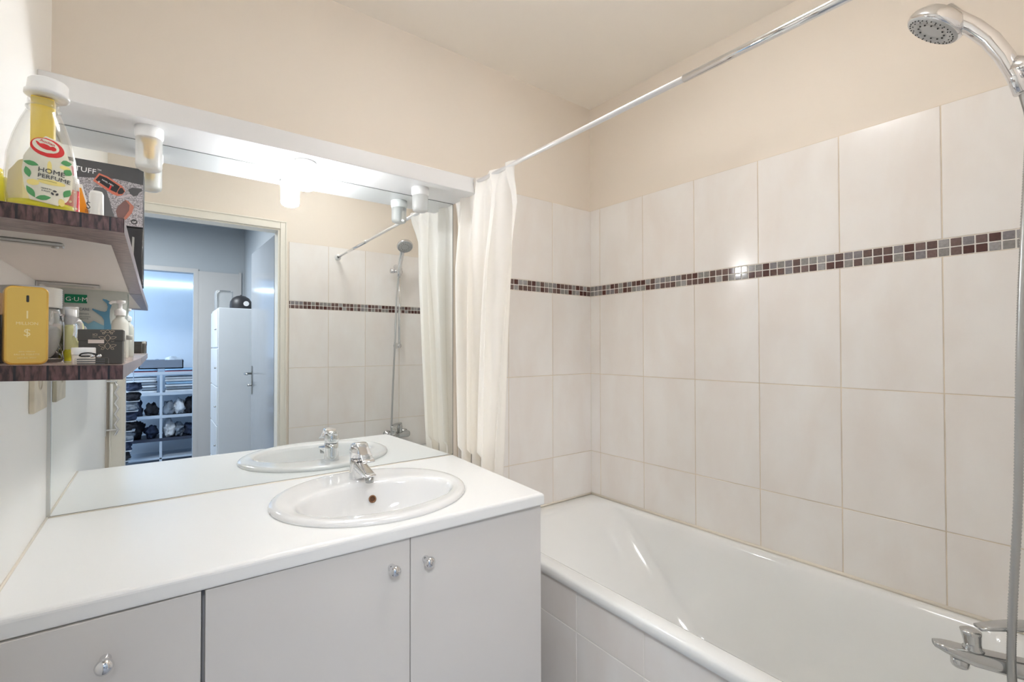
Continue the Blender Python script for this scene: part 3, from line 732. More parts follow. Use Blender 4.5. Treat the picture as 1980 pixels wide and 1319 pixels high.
hd = thing('hand_shower', 'chrome hand shower with grey spray face clipped to the rail', 'shower head', (1.36, .17, .60))
n_ = Vector((-.13, .60, -.79)).normalized(); c_ = Vector((1.350, .264, .696))
bm = bm_new()
hp = [Vector((1.359, .138, .500)), Vector((1.359, .146, .535)), Vector((1.358, .160, .580)), Vector((1.357, .180, .625)), Vector((1.355, .205, .664)), Vector((1.352, .232, .693)), c_ - n_*.022]
add_tube(bm, hp, [.0125, .0135, .0150, .0160, .0165, .0185, .024], 24, sx=1.05); obj('handle', bm, CHROME, hd, smooth=True)
bm = bm_new(); add_lathe(bm, [(0, -.034), (.022, -.032), (.042, -.024), (.053, -.010), (.0555, .0), (.054, .006), (.051, .008)], c_, n_, seg=48); obj('head_shell', bm, CHROME, hd)
bm = bm_new(); add_lathe(bm, [(.052, .006), (.0505, .010), (.034, .012), (.032, .010), (.016, .010), (0, .0115)], c_, n_, seg=48); obj('spray_face', bm, GREYPL, hd)
A_, B_, D_ = frame_at(n_); bm = bm_new()
for rad_, cnt in ((.044, 30), (.038, 15), (.026, 12)):
    for k in range(cnt):
        a = 2*math.pi*k/cnt; p = c_ + D_*.011 + A_*rad_*math.cos(a) + B_*rad_*math.sin(a)
        add_lathe(bm, [(.0014 if rad_ != .026 else .0022, 0), (.0011, .0016), (0, .0018)], p, n_, seg=8)
o = obj('spray_nozzles', bm, NOZ, hd); o['kind'] = 'stuff'

def spline(pts, n):
    out = []; P = [Vector(p) for p in pts]; P = [P[0]*2-P[1]] + P + [P[-1]*2-P[-2]]
    for i in range(1, len(P)-2):
        for k in range(n):
            t = k/n; a, b, c, d = P[i-1], P[i], P[i+1], P[i+2]
            out.append(.5*((2*b) + (-a+c)*t + (2*a-5*b+4*c-d)*t*t + (-a+3*b-3*c+d)*t**3))
    out.append(P[-2]); return out
hpts = spline([(1.359, .136, .497), (1.356, .128, .44), (1.348, .130, .36), (1.338, .136, .20), (1.331, .141, .05), (1.322, .144, -.12), (1.312, .147, -.30), (1.302, .155, -.50), (1.297, .157, -.62), (1.300, .150, -.68), (1.318, .138, -.705), (1.335, .127, -.69), (1.340, .122, -.655)], 60)
bm = bm_new(); add_tube(bm, hpts, [.0072 if i % 2 else .0060 for i in range(len(hpts))], 12)
tag(obj('shower_hose', bm, mat('ribbed_hose_steel', (.50, .51, .51), .28, metal=1.)), 'ribbed grey metal shower hose hanging down in front of the rail', 'hose')

mx = thing('bath_mixer', 'chrome bath mixer tap with diverter knob above the tub rim', 'tap', (1.37, .09, -.62))
MXM = mat('mixer_chrome', (.56, .57, .57), .14, metal=1.)
bm = bm_new(); add_tube(bm, [(1.30, .095, -.625), (1.31, .095, -.625), (1.45, .095, -.625), (1.46, .095, -.625)], [.018, .024, .024, .018], 24)
for x in (1.315, 1.445): add_tube(bm, [(x, WY, -.625), (x, WY+.008, -.625), (x, WY+.010, -.625), (x, .09, -.625)], [.030, .029, .016, .016], 24)
obj('mixer_body', bm, MXM, mx)
bm = bm_new(); rr = []; q0 = Vector((1.372, .085, -.620)); q1 = Vector((1.263, .262, -.606)); dd = (q1-q0).normalized(); sd_ = Vector((-dd.y, dd.x, 0)).normalized()
for i in range(15):
    t = i/14; c = q0.lerp(q1, t); hw = .021-.001*t + (.0-.010*max(0, t-.9)/.1); zt_ = c.z+.012-.002*t; zb_ = c.z-.026+.010*t+(.016*max(0, t-.72)/.28)
    rr.append([tuple(c + sd_*a_ + Vector((0, 0, b_-c.z))) for a_, b_ in rrect(-hw, hw, zb_, zt_, (zt_-zb_)*.42, 4)])
loft(bm, rr, cap0=True, cap1=True); obj('mixer_spout', bm, MXM, mx)
bm = bm_new(); ap = q0.lerp(q1, .80); add_lathe(bm, [(0, 0), (.013, 0), (.0145, .003), (.015, .018), (0, .018)], (ap.x, ap.y, ap.z-.029), seg=24); obj('mixer_outlet', bm, MXM, mx)
kp = q0.lerp(q1, .70)
bm = bm_new(); add_lathe(bm, [(0, 0), (.0165, 0), (.0165, .003), (.0135, .005), (.0135, .014), (.0155, .030), (.0165, .036), (.012, .0385), (0, .039)], (kp.x, kp.y, kp.z+.010), (-.06, .10, 1), seg=28); obj('diverter_knob', bm, MXM, mx)
hpnt = q0.lerp(q1, .42)
bm = bm_new(); add_lathe(bm, [(0, 0), (.011, 0), (.012, .004), (.012, .022), (0, .022)], (1.340, .122, -.668), seg=20); obj('hose_union', bm, MXM, mx)
bm = bm_new(); add_tube(bm, [(1.385, .10, -.61), (1.385, .10, -.565), (1.383, .103, -.545)], [.020, .019, .016], 20)
rr = []
for i in range(11):
    t = i/10; c = Vector((1.388, .098, -.545)).lerp(Vector((1.283, .200, -.548)), t); c.z += .006*math.sin(math.pi*t); hw = .015-.004*t+.004*math.sin(math.pi*t); th = .007-.004*t
    dl = Vector((-.105, .102, 0)).normalized(); sl = Vector((-dl.y, dl.x, 0))
    rr.append([tuple(c + sl*a_ + Vector((0, 0, b_))) for a_, b_ in rrect(-hw, hw, -th, th, th*.9, 3)])
loft(bm, rr, cap0=True, cap1=True); obj('mixer_lever', bm, MXM, mx)

# ------------------------------------------------------------------ shelves on the left wall
SX1 = -.0388; SY0, SY1 = .818, 1.6445
def zup(x, y): return .1757 - .010*(y-.82) - .022*(x+.13)
def zlo(x, y): return -.0213 - .005*(y-.82) - .020*(x+.13)
def shelf(zf, label, side):
    zc = zf(-.13, SY0)
    t = thing('wall_shelf', label, 'shelf', (XL, 1.2, zc), 0, 'plank-print shelves on the left wall')
    T = .0185
    def fit(bm, extra=0.):
        for v in bm.verts: v.co.z += zf(v.co.x, v.co.y)
        return bm
    bm = bm_new(); add_box(bm, XL+.0005, SX1-.0006, SY0+.0006, SY1, -T, -.0006); obj('shelf_board', fit(bm), mat('white_shelf_board', (.80, .77, .72), .5), t)
    bm = bm_new(); add_box(bm, XL+.0005, SX1, SY0, SY0+.0005, -T-.0005, 0); obj('front_edge_film', fit(bm), WOODX, t)
    bm = bm_new(); add_box(bm, SX1-.0005, SX1+.0002, SY0, SY1, -T-.0005, 0); obj('side_edge_film', fit(bm), WOODY, t)
    bm = bm_new(); add_box(bm, XL+.0005, SX1, SY0, SY1, -.0005, .0002); obj('top_film', fit(bm), TOPF, t)
    bm = bm_new(); add_prism(bm, [(XL+.0005, SY0), (SX1, SY0), (SX1, SY1), (-.066, SY1), (-.0585, .925), (-.11, .905), (XL+.0005, .90)], -T-.0007, -T-.0001); obj('underside_film', fit(bm), WOODY, t)
    for yb_ in (.965, 1.50):
        bm = bm_new(); add_box(bm, XL+.0005, -.115, yb_-.008, yb_+.008, -T-.006, -T-.0007, 0, .001, 1); add_box(bm, XL+.0003, XL+.004, yb_-.012, yb_+.012, -T-.035, -T-.0007, 0, .001, 1)
        add_lathe(bm, [(.005, 0), (.004, -.002), (0, -.0025)], (-.125, yb_, -T-.006), seg=10)
        obj('shelf_bracket', fit(bm), BRUSH, t)
    return t
shelf(zup, 'upper wall shelf with dark plank-print edge, holding the perfume sprays', 'u')
shelf(zlo, 'lower wall shelf with dark plank-print edge, holding the gold bottle', 'l')

def prot(o_bm, cx, cy, rz):
    M = Matrix.Translation((cx, cy, 0)) @ Matrix.Rotation(rz, 4, 'Z') @ Matrix.Translation((-cx, -cy, 0))
    bmesh.ops.transform(o_bm, matrix=M, verts=o_bm.verts); return o_bm

# --- lower shelf
zl = zlo(-.135, .85)+.0003
g = thing('perfume_bottle', 'flat gold perfume bottle standing at the front of the lower shelf', 'bottle', (-.135, .848, zl))
rz = math.radians(14); cx, cy = -.1355, .848
def slab(bm, x0, x1, z0, z1, y0, y1, r, bev, mi=0, n=8):
    ins = [(bev, 0), (bev*.3, bev*.3), (0, bev), ]
    rg = []
    for a, d in ins: rg.append([(x, y0+d, z) for x, z in rrect(x0+a, x1-a, z0+a, z1-a, max(.001, r-a), n)])
    for a, d in reversed(ins): rg.append([(x, y1-d, z) for x, z in rrect(x0+a, x1-a, z0+a, z1-a, max(.001, r-a), n)])
    loft(bm, rg, cap0=True, cap1=True, smooth=False, mi=mi)
bm = bm_new(); slab(bm, -.1555, -.1160, zl, .0775, .836, .862, .008, .0025); obj('bottle_body', prot(bm, cx, cy, rz), GOLD, g)
bm = bm_new(); slab(bm, -.1365, -.1340, .0575, .066, .8353, .8362, .001, .0002, n=3); obj('keyhole', prot(bm, cx, cy, rz), DARK, g)
bm = bm_new()
text_bm(bm, '1', -.1355, .0370, .8358, .014, align='CENTER'); text_bm(bm, 'MILLION', -.1355, .0290, .8358, .0052, align='CENTER'); text_bm(bm, '$', -.1355, .0150, .8358, .013, align='CENTER')
text_bm(bm, 'paco rabanne', -.1355, -.0050, .8358, .0026, align='CENTER'); text_bm(bm, 'EAU DE TOILETTE', -.1355, -.0090, .8358, .0028, align='CENTER'); text_bm(bm, 'NATURAL SPRAY', -.1355, -.0132, .8358, .0022, align='CENTER')
obj('engraved_lettering', prot(bm, cx, cy, rz), GOLDL, g)

b2 = thing('product_box', 'black and tan box at the far left behind the gold bottle', 'box', (-.19, .90, zl))
bm = bm_new(); add_box(bm, -.2235, -.1645, .885, .93, zlo(-.19, .9)+.0004, .0435, 0, .001, 1); obj('box_body', bm, BLK, b2)
bm = bm_new(); add_box(bm, -.2225, -.1650, .8855, .929, .0437, .072, 0, .001, 1); obj('box_lid', bm, TAN, b2)

def jar(cx, cy, r, z0, z1, zc, handle, label, grp, fill=None):
    t = thing('glass_jar_mug', label, 'jar', (cx, cy, z0), 0, grp)
    bm = bm_new(); w_ = .0022
    P = [(0, z0), (r*.93, z0), (r, z0+.004), (r, zc-.012), (r*.88, zc-.002), (r*.86, zc+.002), (r*.86, z1-.001)]
    P += [(r*.86-w_, z1-.001), (r*.86-w_, zc+.002), (r-w_, zc-.013), (r-w_, z0+.006), (0, z0+.005)]
    add_lathe(bm, P, (cx, cy, 0), seg=40)
    add_tube(bm, spline([(cx+r*.9, cy-.004, zc-.010), (cx+r*1.35, cy-.007, zc-.014), (cx+r*1.5, cy-.008, zc-.35*(zc-z0)), (cx+r*1.3, cy-.007, z0+.22*(zc-z0)), (cx+r*.95, cy-.004, z0+.14*(zc-z0))], 6), r*.17, 12)
    obj('jar_glass', bm, GLASS, t)
    bm = bm_new(); pr = [(r*.9, zc+.003)]
    k = 0; zz = zc+.003
    while zz < z1: pr += [(r*.955, zz+.0006), (r*.925, zz+.0018)]; zz += .0030
    pr += [(r*.94, z1), (r*.80, z1+.0008), (0, z1+.0008)]
    add_lathe(bm, pr, (cx, cy, 0), seg=40); obj('screw_lid', bm, BRUSH, t)
    if fill:
        bm = bm_new(); add_lathe(bm, [(0, z0+.0055), (r*.86, z0+.0055), (r*.88, z0+.008), (r*.88, z0+(zc-z0)*.62), (r*.75, z0+(zc-z0)*.68), (0, z0+(zc-z0)*.70)], (cx, cy, 0), seg=30); obj('jar_contents', bm, fill, t)
jar(-.1475, .955, .0345, zlo(-.147, .955)+.0004, .0865, .0545, True, 'large glass jar mug with metal screw lid behind the gold bottle', 'glass jar mugs on the lower shelf', mat('pale_grey_cotton', (.66, .65, .63), .7))
jar(-.1215, 1.045, .0165, zlo(-.1215, 1.045)+.0004, .0655, .047, True, 'small glass jar mug beside the larger jar mug', 'glass jar mugs on the lower shelf')

ys = thing('sample_tube', 'slim white-capped tube of yellow liquid between jars and dark box', 'tube', (-.098, .955, zlo(-.098, .955)))
zq = zlo(-.098, .955)+.0004
bm = bm_new(); add_lathe(bm, [(0, zq), (.0068, zq), (.0070, zq+.002), (.0070, zq+.054), (.0058, zq+.0565), (0, zq+.0565)], (-.1055, .955, 0), seg=24); obj('tube_body', bm, mat('pale_yellow_gel', (.80, .80, .42), .2), ys)
bm = bm_new(); add_lathe(bm, [(0, zq+.0566), (.0062, zq+.0566), (.0068, zq+.058), (.0066, zq+.079), (0, zq+.080)], (-.1055, .955, 0), seg=24); obj('tube_cap', bm, WPL, ys)
bm = bm_new(); add_lathe(bm, [(.00715, zq+.003), (.0072, zq+.0035), (.0072, zq+.019), (.00715, zq+.0195)], (-.1055, .955, 0), seg=24); obj('yellow_label', bm, YLIQ, ys)

# floss pick bag
fb = thing('floss_pick_bag', 'grey plastic bag of dental floss picks at the back of lower shelf', 'bag', (-.13, 1.60, zlo(-.13, 1.60)))
gy = 1.125; bz0 = -.0178; QF = len(COL.objects)
bm = bm_new(); nx, nz = 24, 26; fr, bk_ = [], []
x0_, x1_, z1_ = -.1400, -.0490, .1085
from mathutils import noise as _n
for side in (0, 1):
    for j in range(nz+1):
        for i in range(nx+1):
            u, v = i/nx, j/nz; d = (math.sin(math.pi*u)**.4)*(math.sin(math.pi*min(1, v*1.02))**.4 if v < .98 else 0)*.009
            ww = _n.noise(Vector((u*6, v*6, side*4)))*.0012
            y = gy + .010 + (-(d) if side == 0 else d) + ww
            bm.verts.new((x0_+(x1_-x0_)*u + .0015*math.sin(v*9), y, bz0+(z1_-.003*u-bz0)*v))
bm.verts.ensure_lookup_table(); off = (nx+1)*(nz+1)
for s in (0, 1):
    for j in range(nz):
        for i in range(nx):
            a = s*off + j*(nx+1)+i; q = (a, a+1, a+nx+2, a+nx+1)
            f = bm.faces.new([bm.verts[k] for k in (q if s == 0 else reversed(q))]); f.smooth = True
obj('bag_film', bm, BAG, fb)
ly = gy - .0012
bm = bm_new(); plate(bm, rrect(-.1325, -.1030, .0790, .0940, .001, 3), ly, .0004); obj('green_logo_panel', bm, GRN, fb)
bm = bm_new(); text_bm(bm, 'G\u00b7U\u00b7M', -.1315, .0822, ly-.0006, .0105, sx=1.02); obj('logo_lettering', bm, WINK, fb)
bm = bm_new(); text_bm(bm, 'Advanced CARE', -.1375, .0660, ly-.0002, .0070, sx=.80); text_bm(bm, 'espaces intenses', -.1330, .0590, ly-.0002, .0060, sx=.82); text_bm(bm, 'EASY-FLOSSERS', -.1200, .0540, ly-.0002, .0032); text_bm(bm, 'x 30 MENTHE', -.1200, .0505, ly-.0002, .0032); obj('printed_text', bm, mat('blue_grey_ink', (.13, .17, .20), .5), fb)
bm = bm_new()
plate(bm, [(-.0822, .0885), (-.0765, .0870), (-.0715, .0830), (-.0698, .0765), (-.0720, .0690), (-.0725, .0560), (-.0700, .0340), (-.0800, .0340), (-.0800, .0500), (-.0830, .0560), (-.0962, .0680), (-.0960, .0705), (-.0850, .0660), (-.0790, .0650), (-.0762, .0670), (-.0750, .0740), (-.0765, .0800), (-.0820, .0860)], ly, .0005)
obj('floss_pick_picture', bm, BLUP, fb)
bm = bm_new(); plate(bm, [(-.132, .030), (-.132, .040), (-.1245, .0425), (-.1120, .0490), (-.1070, .0465), (-.1010, .0425), (-.0940, .0485), (-.088, .0445), (-.081, .0405), (-.068, .0430), (-.062, .036), (-.060, .030)], ly+.0002, .0003); obj('blue_hills_picture', bm, LBLU, fb)

for o in list(COL.objects)[QF:]:
    if o.parent == fb:
        for v in o.data.vertices:      # bag stands at the back, full size 13 x 18 cm
            X, Y, Z = v.co.x - .13, v.co.y + 1.60, v.co.z + zlo(-.13, 1.60)
            X *= 1.43; Z = Z*1.43; Y = 1.605 + (Y-1.125)*1.0
            v.co = (X + .13, Y - 1.60, Z - zlo(-.13, 1.60))
ib = thing('gift_box', 'small charcoal box with a line-drawn flower on the lower shelf', 'box', (-.064, .868, zlo(-.064, .868)))
zb_ = zlo(-.064, .87)+.0006
bm = bm_new(); add_box(bm, -.0868, -.0412, .8535, .890, zb_, .0120, 0, .0008, 1); obj('box_base', bm, CHAR, ib)
bm = bm_new(); add_box(bm, -.0876, -.0404, .8525, .891, .0092, .0252, 0, .0008, 1); obj('box_lid', bm, CHAR, ib)
bm = bm_new(); fy = .8524
def outline(bm, pts, y, r=.00028, closed=True):
    p = [(x, y, z) for x, z in pts]; add_tube(bm, p + ([p[0]] if closed else []), r, 6, cap=False)
for cz_, s_ in ((.0135, 1.), (.0025, 1.), (.0235, .8)):
    for dx_, dz_, L_, W_, ro in ((0, 0, .0095, .0058, 90), (-.0058, .0005, .0075, .0032, -15), (.0058, .0005, .0075, .0032, 15), (-.0050, -.0035, .0040, .0024, 30), (.0050, -.0035, .0040, .0024, -30)):
        if cz_+dz_ > .0215 and dx_ == 0: L_ = .005
        yy = fy if cz_+dz_ > .010 else .8532
        outline(bm, leafshape(-.0570+dx_*s_, min(cz_+dz_, .0225), L_*s_, W_*s_, ro), yy)
obj('flower_line_print', bm, TAUPE, ib)
bm = bm_new(); text_bm(bm, 'ICI', -.0700, .0165, fy, .0042, align='CENTER'); text_bm(bm, 'PARIS XL', -.0700, .0143, fy, .0013, align='CENTER'); obj('printed_logo', bm, TAUPE, ib)
bm = bm_new(); plate(bm, rrect(-.0770, -.0605, .0062, .0112, .0002, 2), .8522, .0003); obj('paper_tab', bm, mat('pinkish_paper', (.66, .56, .50), .6), ib)

cj = thing('cream_jar', 'low round white jar with wide lid in front of the charcoal box', 'jar', (-.079, .842, zl)) 
zc_ = zlo(-.079, .84)+.0003
bm = bm_new(); add_lathe(bm, [(0, zc_), (.0112, zc_), (.0118, zc_+.001), (.0118, zc_+.013), (0, zc_+.013)], (-.0800, .8385, 0), seg=36); obj('jar_body', bm, mat('beige_white_plastic', (.78, .73, .68), .35), cj)
bm = bm_new(); add_lathe(bm, [(.0121, zc_+.0132), (.0123, zc_+.0140), (.0123, zc_+.0215), (.0117, zc_+.0226), (0, zc_+.0228)], (-.0800, .8385, 0), seg=36); obj('jar_lid', bm, WPL, cj)
rc = thing('ribbed_clear_case', 'flat clear ribbed plastic case at the front edge of lower shelf', 'case', (-.07, .826, zl))
zr = zlo(-.07, .823)+.0003
bm = bm_new(); add_box(bm, -.0868, -.0535, .8190, .8262, zr, zr+.0095, 0, .0012, 2); obj('case_body', bm, PETC, rc)
bm = bm_new()
for k in range(3): add_box(bm, -.0845, -.0575, .8180, .8189, zr+.0012+k*.0028, zr+.0024+k*.0028, 0)
obj('dark_ribs', bm, mat('dark_grey_plastic', (.10, .10, .10), .3), rc)
eb = thing('black_earphones', 'small glossy black coiled earphones lying on the clear ribbed case', 'earphones', (-.07, .823, zr+.01))
bm = bm_new(); zz = zr+.0106
add_tube(bm, spline([(-.0825, .8225, zz+.001), (-.0805, .8210, zz+.004), (-.0750, .8225, zz+.0050), (-.0690, .8210, zz+.0042), (-.0645, .8225, zz+.0020), (-.0690, .8235, zz+.0008), (-.0760, .8220, zz+.0006), (-.0815, .8235, zz+.0008)], 8), .0009, 8)
obj('cable', bm, mat('glossy_black_plastic', (.02, .02, .02), .15), eb)
for x in (-.0725, -.0660):
    bm = bm_new(); add_lathe(bm, [(0, 0), (.0020, .0008), (.0024, .003), (.0018, .0052), (0, .006)], (x, .8222, zz), (.9, 0, .35), seg=14); obj('earbud', bm, CHROME, eb)

# white pump bottle and clear vials at the right of the lower shelf
pb = thing('pump_bottle', 'white translucent pump bottle beside the floss bag near the mirror', 'bottle', (-.076, 1.5, zlo(-.076, 1.5)))
zp = zlo(-.076, 1.5)+.0005; pc = (-.0770, 1.50); QP = len(COL.objects)
bm = bm_new(); add_lathe(bm, [(0, zp), (.0105, zp), (.0115, zp+.002), (.0115, zp+.060), (.0100, zp+.066), (.0060, zp+.071), (.0060, zp+.075), (0, zp+.075)], (*pc, 0), seg=30); obj('bottle_body', bm, mat('milky_plastic', (.86, .87, .80), .3, trans=.2), pb)
bm = bm_new(); add_lathe(bm, [(.0075, zp+.0752), (.0078, zp+.084), (.0045, zp+.0865), (.0028, zp+.088), (.0028, zp+.096), (.0070, zp+.0975), (.0070, zp+.102), (0, zp+.103)], (*pc, 0), seg=24); add_tube(bm, [(pc[0], pc[1], zp+.0995), (pc[0]-.010, pc[1]-.006, zp+.0985), (pc[0]-.013, pc[1]-.008, zp+.0955)], .0022, 10); obj('pump_head', bm, WPL, pb)
for o in list(COL.objects)[QP:]:
    if o.parent == pb:
        for v in o.data.vertices: v.co = ((v.co.x+.001)*1.45-.001, v.co.y*1.45, v.co.z*1.38)
vial_specs = [(-.0365-.0075, .915, .0028, .046, 'slim clear vial next to the charcoal box'), (-.0450, .935, .0036, .050, 'thicker clear vial behind the slim vial'), (-.0455, 1.15, .0062, .048, 'thick grey-green vial standing alone nearest the mirror')]
for i, (x, y, r, h, lb) in enumerate(vial_specs):
    zv = zlo(x, y)+.0004; v = thing('glass_vial', lb, 'vial', (x, y, zv), 0, 'clear vials on the lower shelf')
    bm = bm_new(); add_lathe(bm, [(0, zv), (r, zv), (r, zv+h*.8), (r*.7, zv+h*.82), (0, zv+h*.82)], (x, y, 0), seg=18); obj('vial_glass', bm, PETC, v)
    bm = bm_new(); add_lathe(bm, [(0, zv+h*.821), (r*.8, zv+h*.821), (r*.8, zv+h), (0, zv+h)], (x, y, 0), seg=18); obj('vial_cap', bm, mat('milky_grey_cap', (.62, .64, .60), .35), v)

# --- upper shelf
zu = zup(-.125, .85)+.0004
hp_ = thing('spray_bottle', 'clear home perfume bottle with lemon label and raised white cap', 'bottle', (-.122, .865, zu))
SC = (-.1275, .868)
def orings(spec, cy=SC[1]):
    return [[(cx + a*math.cos(t), cy + b*math.sin(t), z) for t in [2*math.pi*k/40 for k in range(40)]] for (cx, a, b, z) in spec]
bm = bm_new()
spec = [(-.1255, .0285, .019, zu), (-.1255, .0330, .0225, zu+.004), (-.1255, .0345, .0245, zu+.022), (-.1255, .0350, .0250, zu+.050), (-.1255, .0335, .0245, zu+.075), (-.1250, .0285, .0225, zu+.100), (-.1248, .0225, .0190, zu+.120), (-.1245, .0180, .0160, zu+.132), (-.1245, .0160, .0150, zu+.137), (-.1245, .0160, .0150, zu+.1385), (-.1245, .0175, .0165, zu+.1390), (-.1245, .0175, .0165, zu+.1405), (-.1245, .0155, .0145, zu+.1410), (-.1245, .0155, .0145, zu+.150)]
inner = [(c, a-.0012, b-.0012, z+(.001 if i == 0 else 0)) for i, (c, a, b, z) in enumerate(spec)]
loft(bm, orings(spec)+orings(inner[::-1]), cap0=True, cap1=True); obj('bottle_body', bm, PETC, hp_)
bm = bm_new(); loft(bm, orings([(-.1255, .026, .017, zu+.0025), (-.1255, .0312, .0207, zu+.005), (-.1255, .0320, .0220, zu+.010), (-.1255, .0318, .0218, zu+.0145)]), cap0=True, cap1=True); obj('yellow_liquid', bm, YLIQ, hp_)
bm = bm_new(); add_box(bm, -.1360, -.1135, .860, .876, zu+.018, zu+.1540, 0, .002, 2); obj('yellow_insert', bm, YEL, hp_)
bm = bm_new(); add_lathe(bm, [(0, 0), (.0200, 0), (.0222, .0012), (.0222, .0055), (.0205, .0075), (.0198, .0200), (.0185, .0215), (0, .0225)], (-.1215, .868, zu+.1555), (.07, -.02, 1), seg=40); obj('bottle_cap', bm, WPL, hp_)
# label following the bottle's curved front
def wrap(pts, zfun=None, out=.0006):
    res = []
    for x, z in pts:
        zz_ = z - zu
        for q in range(len(spec)-1):
            if spec[q][3]-zu <= zz_ <= spec[q+1][3]-zu:
                t = (zz_-(spec[q][3]-zu))/max(1e-6, spec[q+1][3]-spec[q][3]); cx_ = spec[q][0]*(1-t)+spec[q+1][0]*t; a = spec[q][1]*(1-t)+spec[q+1][1]*t; b = spec[q][2]*(1-t)+spec[q+1][2]*t; break
        else: cx_, a, b = -.1255, .034, .024
        u = max(-.995, min(.995, (x-cx_)/(a+out))); res.append((x, SC[1] - (b+out)*math.sqrt(1-u*u), z))
    return res
def wrapbm(bm, out=.0006):
    for v in bm.verts:
        v.co.y = wrap([(v.co.x, v.co.z)], out=out)[0][1] + (v.co.y)
def wgrid(bm, pts, out, n=26):
    """fill a print outline (x,z) as a fine grid clipped to the polygon by scanlines"""
    zs = [p[1] for p in pts]; za, zb2 = min(zs), max(zs); rows = []
    for j in range(n+1):
        z = za + (zb2-za)*(.002+.996*j/n); xs = []
        for i in range(len(pts)):
            (x1, z1), (x2, z2) = pts[i], pts[(i+1) % len(pts)]
            if (z1-z)*(z2-z) < 0: xs.append(x1+(x2-x1)*(z-z1)/(z2-z1))
        if len(xs) >= 2: rows.append([(min(xs)+(max(xs)-min(xs))*i/12, z) for i in range(13)])
    R = [[bm.verts.new(p) for p in wrap(r, out=out)] for r in rows]
    for j in range(len(R)-1):
        for i in range(12): f = bm.faces.new((R[j][i], R[j][i+1], R[j+1][i+1], R[j+1][i])); f.smooth = True
lab = [(-.1320, .1870), (-.1075, .1855), (-.0985, .1935), (-.0945, .2100), (-.0940, .2260), (-.0955, .2420), (-.1000, .2580), (-.1060, .2700), (-.1190, .2735), (-.1310, .2600), (-.1390, .2440), (-.1405, .2250), (-.1380, .2050)]
bm = bm_new(); wgrid(bm, lab, .0007); obj('front_label', bm, LABEL, hp_)
bm = bm_new()
for (cx_, cz_, L_, W_, ro) in ((-.1320, .2350, .015, .0065, -12), (-.1350, .2235, .014, .0065, -75), (-.1320, .1990, .016, .0065, -60), (-.1205, .1930, .015, .0065, 12), (-.1000, .2440, .0105, .0075, 20), (-.0985, .2320, .0105, .0075, 65), (-.0990, .2040, .013, .0065, 65)): wgrid(bm, leafshape(cx_, cz_, L_, W_, ro), .0011, 8)
obj('leaf_prints', bm, LEAF, hp_)
bm = bm_new()
for (cx_, cz_, a_, b_) in ((-.1150, .2330, .0022, .009), (-.1010, .2370, .005, .003), (-.1300, .2110, .006, .004), (-.1130, .2140, .013, .0035), (-.1040, .1905, .003, .005)): wgrid(bm, ell(cx_, cz_, a_, b_, 16), .0009, 8)
obj('yellow_prints', bm, LYEL, hp_)
bm = bm_new(); wgrid(bm, ell(-.1175, .2585, .0158, .0122, 28, -12), .0010, 18); obj('red_badge', bm, RED, hp_)
bm = bm_new(); wgrid(bm, ell(-.1188, .2603, .0125, .0090, 28, -12), .0013, 16); obj('badge_centre', bm, LABEL, hp_)
bm = bm_new(); wgrid(bm, leafshape(-.1190, .2590, .0175, .0070, -18), .0016, 8); wgrid(bm, ell(-.1120, .2582, .0032, .0030, 14), .0016, 6); wgrid(bm, leafshape(-.1258, .2625, .0065, .0026, -50), .0016, 6)
obj('bird_print', bm, RED, hp_)
bm = bm_new(); text_bm(bm, 'Auchan', -.1245, .2655, 0, .0048, ext=.0001, ang=-14); wrapbm(bm, .0017); obj('badge_lettering', bm, RED, hp_)
bm = bm_new(); text_bm(bm, 'HOME', -.1258, .2258, 0, .0088, ext=.0001, ang=-4); text_bm(bm, 'PERFUME', -.1260, .2188, 0, .0074, ext=.0001, ang=-4)
text_bm(bm, '________', -.1260, .2165, 0, .0050, ext=.0001, ang=-4, sx=.9); text_bm(bm, 'MADE IN', -.1225, .2045, 0, .0024, ext=.0001, ang=-4); text_bm(bm, 'EUROPE', -.1222, .2015, 0, .0022, ext=.0001, ang=-4); wrapbm(bm, .0013); obj('label_lettering', bm, INK, hp_)
bm = bm_new()
for a0 in (90, 210, 330):
    r_ = math.radians(a0); add_prism(bm, leafshape(-.1100+.0024*math.cos(r_), .2010+.0024*math.sin(r_), .0042, .0024, a0+90), -.0003, 0, 0, 'Y')
wrapbm(bm, .0013); obj('recycling_mark', bm, INK, hp_)
bm = bm_new(); wgrid(bm, [(-.1560, .1870), (-.1330, .1865), (-.1330, .2440), (-.1400, .2540), (-.1500, .2480), (-.1580, .2300), (-.1590, .2050)], .0007)
for v in bm.verts: v.co.y = 2*SC[1] - v.co.y - .0022
obj('back_label', bm, mat('cream_back_label', (.96, .94, .74), .4), hp_)
# second bottle, back left
h2 = thing('refill_bottle', 'low bright yellow bottle half out of frame behind the home perfume', 'bottle', (-.183, .90, zu))
def or2(sp): return [[(cx + a*math.cos(t), .905 + b*math.sin(t), z) for t in [2*math.pi*k/32 for k in range(32)]] for (cx, a, b, z) in sp]
zz2 = zup(-.183, .9)+.0004
bm = bm_new(); loft(bm, or2([(-.183, .026, .018, zz2), (-.183, .031, .022, zz2+.004), (-.183, .0335, .0235, zz2+.02), (-.182, .0325, .023, zz2+.034), (-.181, .024, .018, zz2+.046), (-.180, .013, .013, zz2+.052)]), cap0=True, cap1=True); obj('bottle_body', bm, mat('bright_yellow_plastic', (.95, .88, .08), .25), h2)
bm = bm_new(); add_lathe(bm, [(.0120, 0), (.0125, .002), (.0120, .008), (0, .009)], (-.180, .905, zz2+.0525), seg=28); obj('bottle_cap', bm, mat('yellow_cap', (.90, .80, .10), .35), h2)

